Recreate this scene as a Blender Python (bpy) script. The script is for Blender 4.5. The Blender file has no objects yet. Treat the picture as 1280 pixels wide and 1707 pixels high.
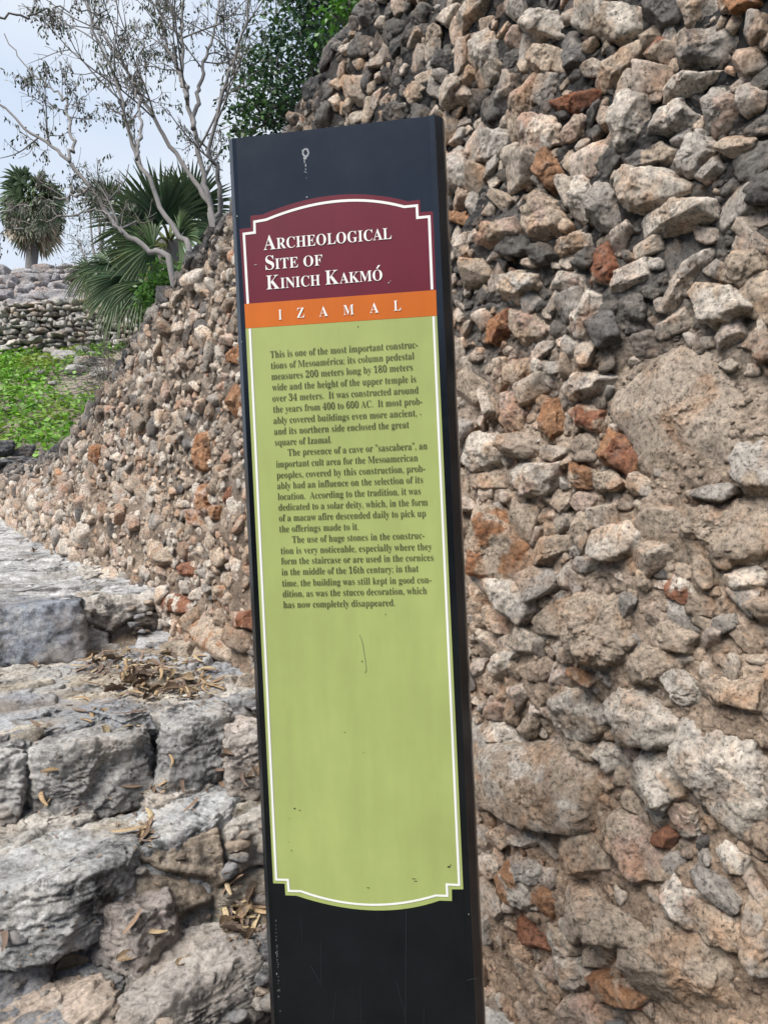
import bpy, math, random
import numpy as np
from mathutils import Vector, Matrix

SC = bpy.context.scene
COL = SC.collection
random.seed(7)
RNG = np.random.default_rng(11)
R_ = math.radians

# ------------------------------------------------------------------ camera
CAM = np.array((0.0, 0.0, 1.6))
FPX = 1290.0
PITCH, ROLL = R_(0.5), R_(2.66)
_f = np.array((0, math.cos(PITCH), -math.sin(PITCH)))
_r0 = np.array((1.0, 0, 0))
_u0 = np.cross(_r0, _f)
CR = _r0 * math.cos(ROLL) - _u0 * math.sin(ROLL)
CU = _u0 * math.cos(ROLL) + _r0 * math.sin(ROLL)
cam_data = bpy.data.cameras.new('camera')
cam_data.sensor_fit = 'VERTICAL'
cam_data.sensor_height = 36.0
cam_data.sensor_width = 27.0
cam_data.lens = 36.0 * FPX / 1707.0
cam_data.clip_start = 0.05
cam_data.clip_end = 1500
cam = bpy.data.objects.new('camera', cam_data)
COL.objects.link(cam)
M = Matrix(((CR[0], CU[0], -_f[0], CAM[0]), (CR[1], CU[1], -_f[1], CAM[1]), (CR[2], CU[2], -_f[2], CAM[2]), (0, 0, 0, 1)))
cam.matrix_world = M
SC.camera = cam


def ray(px, py):
    return _f + (px - 640.0) / FPX * CR + (853.5 - py) / FPX * CU


def at(px, py, Y):
    d = ray(px, py)
    return CAM + d * (Y / d[1])


def at_z(px, py, z):
    d = ray(px, py)
    return CAM + d * ((z - CAM[2]) / d[2])


# ------------------------------------------------------------------ world and sun
SUN_EL, SUN_AZ = R_(52), R_(-140)          # azimuth from +Y towards +X
world = bpy.data.worlds.new('World')
SC.world = world
world.use_nodes = True
wn, wl = world.node_tree.nodes, world.node_tree.links
wn.clear()
w_out = wn.new('ShaderNodeOutputWorld')
w_bg = wn.new('ShaderNodeBackground')
w_sky = wn.new('ShaderNodeTexSky')
w_sky.sky_type = 'NISHITA'
w_sky.sun_disc = False
w_sky.sun_elevation = SUN_EL
w_sky.sun_rotation = SUN_AZ
w_sky.dust_density = 3.0
w_tc = wn.new('ShaderNodeTexCoord')
w_map = wn.new('ShaderNodeMapping')
w_map.inputs['Scale'].default_value = (1, 1, 2.2)
w_noise = wn.new('ShaderNodeTexNoise')
w_noise.inputs['Scale'].default_value = 1.6
w_noise.inputs['Detail'].default_value = 5
w_ramp = wn.new('ShaderNodeValToRGB')
w_ramp.color_ramp.elements[0].position = 0.35
w_ramp.color_ramp.elements[0].color = (3.9, 5.0, 6.8, 1)
w_ramp.color_ramp.elements[1].position = 0.62
w_ramp.color_ramp.elements[1].color = (5.9, 6.4, 7.1, 1)
w_mix = wn.new('ShaderNodeMix')
w_mix.data_type = 'RGBA'
w_mix.inputs['Factor'].default_value = 0.9
wl.new(w_tc.outputs['Generated'], w_map.inputs['Vector'])
wl.new(w_map.outputs['Vector'], w_noise.inputs['Vector'])
wl.new(w_noise.outputs['Fac'], w_ramp.inputs['Fac'])
wl.new(w_sky.outputs['Color'], w_mix.inputs['A'])
# clearer, bluer air low in the sky opposite the wall
w_sep = wn.new('ShaderNodeSeparateXYZ')
w_mr = wn.new('ShaderNodeMapRange')
w_mr.interpolation_type = 'SMOOTHSTEP'
w_mr.inputs['From Min'].default_value = -0.55
w_mr.inputs['From Max'].default_value = -0.95
w_blue = wn.new('ShaderNodeMix')
w_blue.data_type = 'RGBA'
w_blue.inputs['B'].default_value = (2.2, 3.4, 5.6, 1)
wl.new(w_tc.outputs['Generated'], w_sep.inputs[0])
wl.new(w_sep.outputs['Y'], w_mr.inputs['Value'])
wl.new(w_mr.outputs[0], w_blue.inputs['Factor'])
wl.new(w_ramp.outputs['Color'], w_blue.inputs['A'])
wl.new(w_blue.outputs['Result'], w_mix.inputs['B'])
wl.new(w_mix.outputs['Result'], w_bg.inputs['Color'])
w_bg.inputs['Strength'].default_value = 0.077
wl.new(w_bg.outputs['Background'], w_out.inputs['Surface'])

sun_data = bpy.data.lights.new('sun', 'SUN')
sun_data.energy = 3.7
sun_data.angle = R_(38)
sun_data.color = (1.0, 0.95, 0.88)
sun = bpy.data.objects.new('sun', sun_data)
COL.objects.link(sun)
_sd = Vector((math.sin(SUN_AZ) * math.cos(SUN_EL), math.cos(SUN_AZ) * math.cos(SUN_EL), math.sin(SUN_EL)))
sun.rotation_euler = _sd.to_track_quat('Z', 'Y').to_euler()
sun.location = (-4, -6, 9)

SC.view_settings.view_transform = 'Standard'
SC.view_settings.look = 'None'
SC.view_settings.exposure = 0.93
SC.view_settings.gamma = 1.0
SC.view_settings.use_curve_mapping = False

# ------------------------------------------------------------------ numpy noise
_perm = np.random.default_rng(3).permutation(256)
_perm = np.concatenate([_perm, _perm, _perm])
_g = np.random.default_rng(4).normal(size=(256, 3))
_g /= np.linalg.norm(_g, axis=1)[:, None]


def pn(P):
    """gradient noise, about -0.7..0.7"""
    P = np.asarray(P, float)
    i = np.floor(P).astype(np.int64)
    f = P - i
    i &= 255
    u = f * f * f * (f * (f * 6 - 15) + 10)
    res = 0
    for dx in (0, 1):
        wx = u[:, 0] if dx else 1 - u[:, 0]
        a = _perm[(i[:, 0] + dx) & 255]
        for dy in (0, 1):
            wy = u[:, 1] if dy else 1 - u[:, 1]
            b = _perm[(a + i[:, 1] + dy) & 255]
            for dz in (0, 1):
                wz = u[:, 2] if dz else 1 - u[:, 2]
                h = _perm[(b + i[:, 2] + dz) & 255]
                gg = _g[h]
                res = res + wx * wy * wz * (gg[:, 0] * (f[:, 0] - dx) + gg[:, 1] * (f[:, 1] - dy) + gg[:, 2] * (f[:, 2] - dz))
    return res


def fbm(P, octs=4, gain=0.5, lac=2.1):
    a, s, P = 1.0, 0, np.asarray(P, float)
    for k in range(octs):
        s = s + a * pn(P + 17.3 * k)
        a *= gain
        P = P * lac
    return s


def sstep(a, b, x):
    t = np.clip((x - a) / (b - a), 0, 1)
    return t * t * (3 - 2 * t)


# ------------------------------------------------------------------ mesh helpers
def make_mesh(name, V, F, cols=None, smooth=True):
    V = np.ascontiguousarray(V, dtype=np.float32)
    F = np.ascontiguousarray(F, dtype=np.int32)
    k = F.shape[1]
    me = bpy.data.meshes.new(name)
    me.vertices.add(len(V))
    me.vertices.foreach_set('co', V.ravel())
    me.loops.add(F.size)
    me.loops.foreach_set('vertex_index', F.ravel())
    me.polygons.add(len(F))
    me.polygons.foreach_set('loop_start', np.arange(0, F.size, k, dtype=np.int32))
    me.polygons.foreach_set('loop_total', np.full(len(F), k, dtype=np.int32))
    me.polygons.foreach_set('use_smooth', np.full(len(F), smooth, dtype=bool))
    if cols is not None:
        c = np.ones((len(V), 4), np.float32)
        c[:, :cols.shape[1]] = cols
        at_ = me.attributes.new('tint', 'FLOAT_COLOR', 'POINT')
        at_.data.foreach_set('color', c.ravel())
    me.update(calc_edges=True)
    return me


def link(name, me, mat=None, parent=None, **props):
    o = bpy.data.objects.new(name, me)
    COL.objects.link(o)
    if mat is not None and me is not None and len(me.materials) == 0:
        me.materials.append(mat)
    if parent is not None:
        o.parent = parent
        o.matrix_parent_inverse = Matrix.Translation(-Vector(parent.location)) if parent.type == 'EMPTY' else Matrix()
    for k, v in props.items():
        o[k] = v
    return o


def empty(name, loc, **props):
    o = bpy.data.objects.new(name, None)
    o.empty_display_size = 0.1
    COL.objects.link(o)
    o.location = loc
    for k, v in props.items():
        o[k] = v
    return o


_ico = {}


def ico(level):
    if level not in _ico:
        import bmesh
        bm = bmesh.new()
        bmesh.ops.create_icosphere(bm, subdivisions=level, radius=1.0)
        bm.verts.ensure_lookup_table()
        V = np.array([v.co[:] for v in bm.verts])
        F = np.array([[v.index for v in f.verts] for f in bm.faces])
        bm.free()
        _ico[level] = (V / np.linalg.norm(V, axis=1)[:, None], F)
    return _ico[level]


class Bag:
    """collects triangles (or quads) of many shapes into one mesh"""

    def __init__(self):
        self.V, self.F, self.C, self.n = [], [], [], 0

    def add(self, V, F, col=None):
        self.V.append(np.asarray(V, float))
        self.F.append(np.asarray(F) + self.n)
        if col is not None:
            col = np.asarray(col, float)
            if col.ndim == 1:
                col = np.tile(col, (len(V), 1))
            self.C.append(col)
        self.n += len(V)

    def mesh(self, name, smooth=True):
        return make_mesh(name, np.concatenate(self.V), np.concatenate(self.F),
                         np.concatenate(self.C) if self.C else None, smooth)


def radial(D, N, c, p):
    """radius of a rounded polytope with face normals N at distances c, along directions D"""
    q = np.maximum(D @ N.T, 1e-4) / c[None, :]
    return 1.0 / np.power(np.power(q, p).sum(1), 1.0 / p)


def unit_rock(level, rng, k=11, p=16, rough=0.05, angular=0.25):
    D, F = ico(level)
    N = rng.normal(size=(k, 3))
    # spread the faces out so the rock is closed
    base, _ = ico(1)
    N = base[rng.permutation(len(base))[:k]] + 0.45 * rng.normal(size=(k, 3))
    extra = np.array([(1, 0, 0), (-1, 0, 0), (0, 1, 0), (0, -1, 0), (0, 0, 1), (0, 0, -1)], float)
    N = np.concatenate([N, extra])
    N /= np.linalg.norm(N, axis=1)[:, None]
    c = np.concatenate([0.62 + (angular + .16) * rng.random(k), np.full(6, 1.02)])
    r = radial(D, N, c, p)
    off = rng.random(3) * 90
    V = D * r[:, None]
    n = fbm(V * 2.2 + off, 4 if level > 2 else 2)
    V = V * (1 + rough * 1.6 * n)[:, None]
    return V, F


def rot_from(x, y, z):
    return np.stack([x, y, z], 1)


# ------------------------------------------------------------------ node materials
class NB:
    def __init__(self, name):
        self.m = bpy.data.materials.new(name)
        self.m.use_nodes = True
        self.t = self.m.node_tree
        self.n, self.l = self.t.nodes, self.t.links
        self.b = self.n['Principled BSDF']
        self.b.inputs['Roughness'].default_value = 0.9
        self.b.inputs['Specular IOR Level'].default_value = 0.25
        self.tc = self.n.new('ShaderNodeTexCoord').outputs['Object']

    def noise(self, scale, detail=6, rough=0.6, vec=None, dist=0.0):
        x = self.n.new('ShaderNodeTexNoise')
        x.inputs['Scale'].default_value = scale
        x.inputs['Detail'].default_value = detail
        x.inputs['Roughness'].default_value = rough
        x.inputs['Distortion'].default_value = dist
        self.l.new(vec if vec is not None else self.tc, x.inputs['Vector'])
        return x.outputs['Fac']

    def vor(self, scale, feature='F1', vec=None):
        x = self.n.new('ShaderNodeTexVoronoi')
        x.feature = feature
        x.inputs['Scale'].default_value = scale
        self.l.new(vec if vec is not None else self.tc, x.inputs['Vector'])
        return x.outputs['Distance']

    def mapped(self, scale, rot=(0, 0, 0)):
        x = self.n.new('ShaderNodeMapping')
        x.inputs['Scale'].default_value = scale
        x.inputs['Rotation'].default_value = rot
        self.l.new(self.tc, x.inputs['Vector'])
        return x.outputs['Vector']

    def ramp(self, fac, stops):
        x = self.n.new('ShaderNodeValToRGB')
        e = x.color_ramp.elements
        while len(e) < len(stops):
            e.new(0.5)
        for el, (pos, c) in zip(e, stops):
            el.position = pos
            el.color = (c, c, c, 1) if isinstance(c, (int, float)) else (*c, 1)
        self.l.new(fac, x.inputs['Fac'])
        return x.outputs['Color']

    def math(self, op, a, b=0.0, clamp=False):
        x = self.n.new('ShaderNodeMath')
        x.operation = op
        x.use_clamp = clamp
        for i, v in enumerate((a, b)):
            if isinstance(v, (int, float)):
                x.inputs[i].default_value = v
            else:
                self.l.new(v, x.inputs[i])
        return x.outputs[0]

    def mix(self, fac, a, b, mode='MIX'):
        x = self.n.new('ShaderNodeMix')
        x.data_type = 'RGBA'
        x.blend_type = mode
        for key, v in (('Factor', fac), ('A', a), ('B', b)):
            if isinstance(v, (int, float)):
                x.inputs[key].default_value = v if key == 'Factor' else (v, v, v, 1)
            elif isinstance(v, tuple):
                x.inputs[key].default_value = (*v, 1)
            else:
                self.l.new(v, x.inputs[key])
        return x.outputs['Result']

    def attr(self):
        x = self.n.new('ShaderNodeAttribute')
        x.attribute_name = 'tint'
        return x.outputs['Color'], x.outputs['Alpha']

    def bump(self, h, strength, dist):
        x = self.n.new('ShaderNodeBump')
        x.inputs['Strength'].default_value = strength
        x.inputs['Distance'].default_value = dist
        self.l.new(h, x.inputs['Height'])
        if getattr(self, '_lastb', None) is not None:
            self.l.new(self._lastb, x.inputs['Normal'])
        self._lastb = x.outputs['Normal']
        self.l.new(x.outputs['Normal'], self.b.inputs['Normal'])

    def base(self, c):
        if isinstance(c, tuple):
            self.b.inputs['Base Color'].default_value = (*c, 1)
        else:
            self.l.new(c, self.b.inputs['Base Color'])
        return self


def stone_material(name, fine=1.0):
    """limestone: tint attribute = stone colour, its alpha = how much dark crust grows on it"""
    b = NB(name)
    col, crust = b.attr()
    n1 = b.noise(14 * fine, 6, 0.65)
    n2 = b.noise(75 * fine, 5, 0.7)
    n3 = b.noise(5 * fine, 3, 0.5)
    c = b.mix(1.0, col, b.ramp(n1, [(0.28, 0.66), (0.5, 1.0), (0.75, 1.25)]), 'MULTIPLY')
    c = b.mix(1.0, c, b.ramp(n2, [(0.34, 0.34), (0.46, 0.9), (0.55, 1.1), (0.68, 1.45)]), 'MULTIPLY')
    pit = b.ramp(b.noise(150 * fine, 4, 0.7, dist=0.4), [(0.33, 0.75), (0.42, 0.0)])
    c = b.mix(pit, c, (0.10, 0.085, 0.075))
    # warm iron staining
    st = b.ramp(b.noise(9 * fine, 5, 0.6, dist=0.6), [(0.49, 0.0), (0.66, 0.55)])
    c = b.mix(st, c, b.mix(1.0, c, (1.08, 0.74, 0.50), 'MULTIPLY'))
    # pale lime bloom
    bl = b.ramp(b.noise(22 * fine, 6, 0.7), [(0.55, 0.0), (0.7, 0.45)])
    c = b.mix(bl, c, b.mix(0.5, c, (0.62, 0.58, 0.54)))
    # dark lichen crust
    k = b.math('ADD', b.math('MULTIPLY', b.noise(30 * fine, 7, 0.75), 0.65), b.math('MULTIPLY', n3, 0.35))
    thr = b.math('SUBTRACT', 0.66, b.math('MULTIPLY', crust, 0.26))
    msk = b.math('MULTIPLY', b.math('SUBTRACT', k, thr), 9.0, True)
    c = b.mix(b.math('MULTIPLY', msk, 0.88), c, (0.035, 0.036, 0.04))
    b.base(c)
    b.bump(b.noise(48 * fine, 8, 0.74), 1.0, 0.034 / fine)
    b.bump(b.noise(210 * fine, 6, 0.82), 1.0, 0.014 / fine)
    return b.m


def mortar_material():
    b = NB('lime_mortar')
    col, crust = b.attr()
    n1 = b.noise(7, 6, 0.65)
    n2 = b.noise(90, 6, 0.75)
    c = b.mix(1.0, col, b.ramp(n1, [(0.3, 0.7), (0.5, 1.0), (0.72, 1.28)]), 'MULTIPLY')
    c = b.mix(1.0, c, b.ramp(n2, [(0.34, 0.36), (0.5, 1.0), (0.68, 1.5)]), 'MULTIPLY')
    k = b.math('ADD', b.math('MULTIPLY', b.noise(45, 7, 0.8), 0.6), b.math('MULTIPLY', b.noise(6, 3, 0.5), 0.4))
    thr = b.math('SUBTRACT', 0.67, b.math('MULTIPLY', crust, 0.30))
    msk = b.math('MULTIPLY', b.math('SUBTRACT', k, thr), 8.0, True)
    c = b.mix(b.math('MULTIPLY', msk, 0.9), c, (0.03, 0.03, 0.033))
    wsp = b.ramp(b.vor(130), [(0.05, 0.7), (0.16, 0.0)])
    c = b.mix(b.math('MULTIPLY', wsp, b.ramp(b.noise(20, 3), [(0.5, 0.0), (0.65, 0.8)])), c, (0.42, 0.38, 0.34))
    b.base(c)
    b.bump(b.noise(45, 8, 0.76), 1.0, 0.036)
    b.bump(b.noise(170, 6, 0.82), 1.0, 0.018)
    return b.m


def step_material():
    """weathered step slabs: grey with pale lime patches, black lichen and brown moss"""
    b = NB('weathered_slab')
    col, crust = b.attr()
    lay = b.mapped((7, 7, 40))
    n1 = b.noise(6, 7, 0.65, dist=0.4)
    n2 = b.noise(60, 6, 0.75)
    c = b.mix(1.0, col, b.ramp(n1, [(0.3, 0.62), (0.5, 1.0), (0.7, 1.3)]), 'MULTIPLY')
    c = b.mix(1.0, c, b.ramp(n2, [(0.34, 0.4), (0.47, 0.95), (0.66, 1.4)]), 'MULTIPLY')
    c = b.mix(1.0, c, b.ramp(b.noise(1.0, 6, 0.7, vec=lay), [(0.3, 0.72), (0.55, 1.0), (0.75, 1.15)]), 'MULTIPLY')
    lime = b.ramp(b.noise(11, 7, 0.7, dist=0.5), [(0.54, 0.0), (0.66, 0.5)])
    c = b.mix(lime, c, (0.62, 0.59, 0.55))
    tn = b.ramp(b.noise(4.5, 6, 0.65, dist=0.4), [(0.5, 0.0), (0.62, 0.6)])
    c = b.mix(tn, c, b.mix(0.45, c, (0.60, 0.47, 0.34)))
    moss = b.ramp(b.noise(8, 6, 0.65, dist=0.8), [(0.62, 0.0), (0.7, 0.75)])
    c = b.mix(moss, c, b.mix(b.noise(140, 3), (0.05, 0.035, 0.02), (0.16, 0.11, 0.06)))
    k = b.math('ADD', b.math('MULTIPLY', b.noise(26, 7, 0.75), 0.6), b.math('MULTIPLY', b.noise(4, 3, 0.5), 0.4))
    thr = b.math('SUBTRACT', 0.64, b.math('MULTIPLY', crust, 0.24))
    msk = b.math('MULTIPLY', b.math('SUBTRACT', k, thr), 9.0, True)
    c = b.mix(b.math('MULTIPLY', msk, 0.85), c, (0.03, 0.031, 0.034))
    b.base(c)
    b.bump(b.noise(18, 9, 0.72, dist=0.3), 0.9, 0.05)
    b.bump(b.noise(1.3, 7, 0.7, vec=lay), 0.5, 0.02)
    b.bump(b.noise(150, 6, 0.8), 0.9, 0.009)
    return b.m


def plain(name, c, rough=0.6, spec=0.3, var=0.0, scale=20):
    b = NB(name)
    b.b.inputs['Roughness'].default_value = rough
    b.b.inputs['Specular IOR Level'].default_value = spec
    if var:
        n = b.noise(scale, 5, 0.6)
        b.base(b.mix(1.0, c, b.ramp(n, [(0.3, 1 - var), (0.7, 1 + var)]), 'MULTIPLY'))
    else:
        b.base(c)
    return b.m


def tinted(name, rough=0.6, spec=0.3, trans=0.0, nscale=30, var=0.25):
    b = NB(name)
    b.b.inputs['Roughness'].default_value = rough
    b.b.inputs['Specular IOR Level'].default_value = spec
    col, _ = b.attr()
    c = b.mix(1.0, col, b.ramp(b.noise(nscale, 4, 0.6), [(0.3, 1 - var), (0.7, 1 + var)]), 'MULTIPLY')
    b.base(c)
    if trans:
        tr = b.n.new('ShaderNodeBsdfTranslucent')
        ms = b.n.new('ShaderNodeMixShader')
        ms.inputs[0].default_value = trans
        b.l.new(c, tr.inputs['Color'])
        b.l.new(b.b.outputs[0], ms.inputs[1])
        b.l.new(tr.outputs[0], ms.inputs[2])
        b.l.new(ms.outputs[0], b.n['Material Output'].inputs['Surface'])
    return b.m


M_STONE = stone_material('rubble_limestone')
M_FAR = stone_material('far_limestone', 0.35)
M_MORTAR = mortar_material()
M_STEP = step_material()

# ------------------------------------------------------------------ the lie of the land
T = np.array((-0.577, 0.817, 0.0)); T /= np.linalg.norm(T)       # along the wall, away from the camera
NR = np.array((T[1], -T[0], 0.0))                                # from the path into the wall
P0 = np.array((0.53, 1.90, 1.6))
A0, B0 = P0 @ T, P0 @ NR
BAT = R_(5)
WUP = np.array((0, 0, 1.0)) * math.cos(BAT) + NR * math.sin(BAT)  # up the battered face
WN = -NR * math.cos(BAT) + np.array((0, 0, 1.0)) * math.sin(BAT)  # out of the face


def wall_sh(px, py):
    d = ray(px, py)
    k = ((P0 - CAM) @ WN) / (d @ WN)
    q = CAM + d * k - P0
    return q @ T, q @ WUP


def wall_pt(s, h, d):
    s, h, d = np.asarray(s)[..., None], np.asarray(h)[..., None], np.asarray(d)[..., None]
    return P0 + s * T + h * WUP + d * WN


def stair_z(a):
    """tread height along the stair axis"""
    a = np.asarray(a, float)
    z = np.full(a.shape, 0.0)
    z = np.where(a > 1.50, 0.21, z)
    z = np.where(a > 1.89, 0.40, z)
    z = np.where(a > 2.25, 0.64, z)
    z = np.where(a > 2.82, 0.86 + 0.06 * (a - 2.82), z)
    z = np.where(a > 4.24, 1.16 + 0.108 * (a - 4.24), z)
    return z


def soft_stair_z(a):
    z = 0
    for o in np.linspace(-0.05, 0.05, 7):
        z = z + stair_z(a + o)
    return z / 7


# wall crest in photo pixels -> (s, h)
CREST_PX = [(1500, -420), (1000, -260), (750, -175), (630, -75), (596, -12), (556, 52), (515, 130), (470, 190), (420, 270), (370, 352), (330, 400),
            (300, 440), (265, 490), (240, 520), (200, 590), (160, 655), (130, 700), (100, 736), (72, 752), (55, 768), (30, 776), (0, 778), (-60, 780)]
_c = np.array([wall_sh(*p) for p in CREST_PX])
_c = _c[np.argsort(_c[:, 0])]
S_END = float(_c[-1, 0])


def crest_h(s):
    return np.interp(s, _c[:, 0], _c[:, 1])


LEDGE_PX = [(330, 900), (290, 872), (230, 838), (150, 818), (60, 806), (0, 802), (-60, 800)]
_lg = np.array([wall_sh(*p) for p in LEDGE_PX])


def wall_d(s, h):
    """relief of the mortar face"""
    s, h = np.asarray(s, float), np.asarray(h, float)
    P = np.stack([s, h, np.zeros_like(s)], -1).reshape(-1, 3)
    d = 0.05 * pn(P * 1.9 + 3.1) + 0.028 * pn(P * 5.5 + 9) + 0.016 * fbm(P * 15, 3, 0.55)
    lum = np.abs(pn(P * 42 + 5)) + 0.5 * np.abs(pn(P * 90 + 1))
    d = d + 0.010 * lum - 0.012
    d = d.reshape(s.shape)
    q = pn(P * 3.1 + 71).reshape(s.shape)
    d = d + 0.022 * sstep(0.0, 0.35, q)
    lh = np.interp(s, _lg[:, 0], _lg[:, 1])
    amt = 0.2 * sstep(2.2, 4.6, s)
    d = d + amt * sstep(-0.04, 0.06, lh - h)
    # crest rounds off backwards
    d = d - 0.07 * sstep(-0.16, 0.02, h - crest_h(s)) ** 2
    return d


# stone tints (linear)
TINT = {
    'w': (0.76, 0.68, 0.59), 'g': (0.54, 0.49, 0.44), 'd': (0.22, 0.205, 0.195), 't': (0.60, 0.485, 0.38),
    'p': (0.60, 0.455, 0.375), 'o': (0.48, 0.265, 0.15), 'r': (0.36, 0.17, 0.105), 'b': (0.56, 0.455, 0.36), 'm': (0.55, 0.455, 0.37),
}
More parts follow.
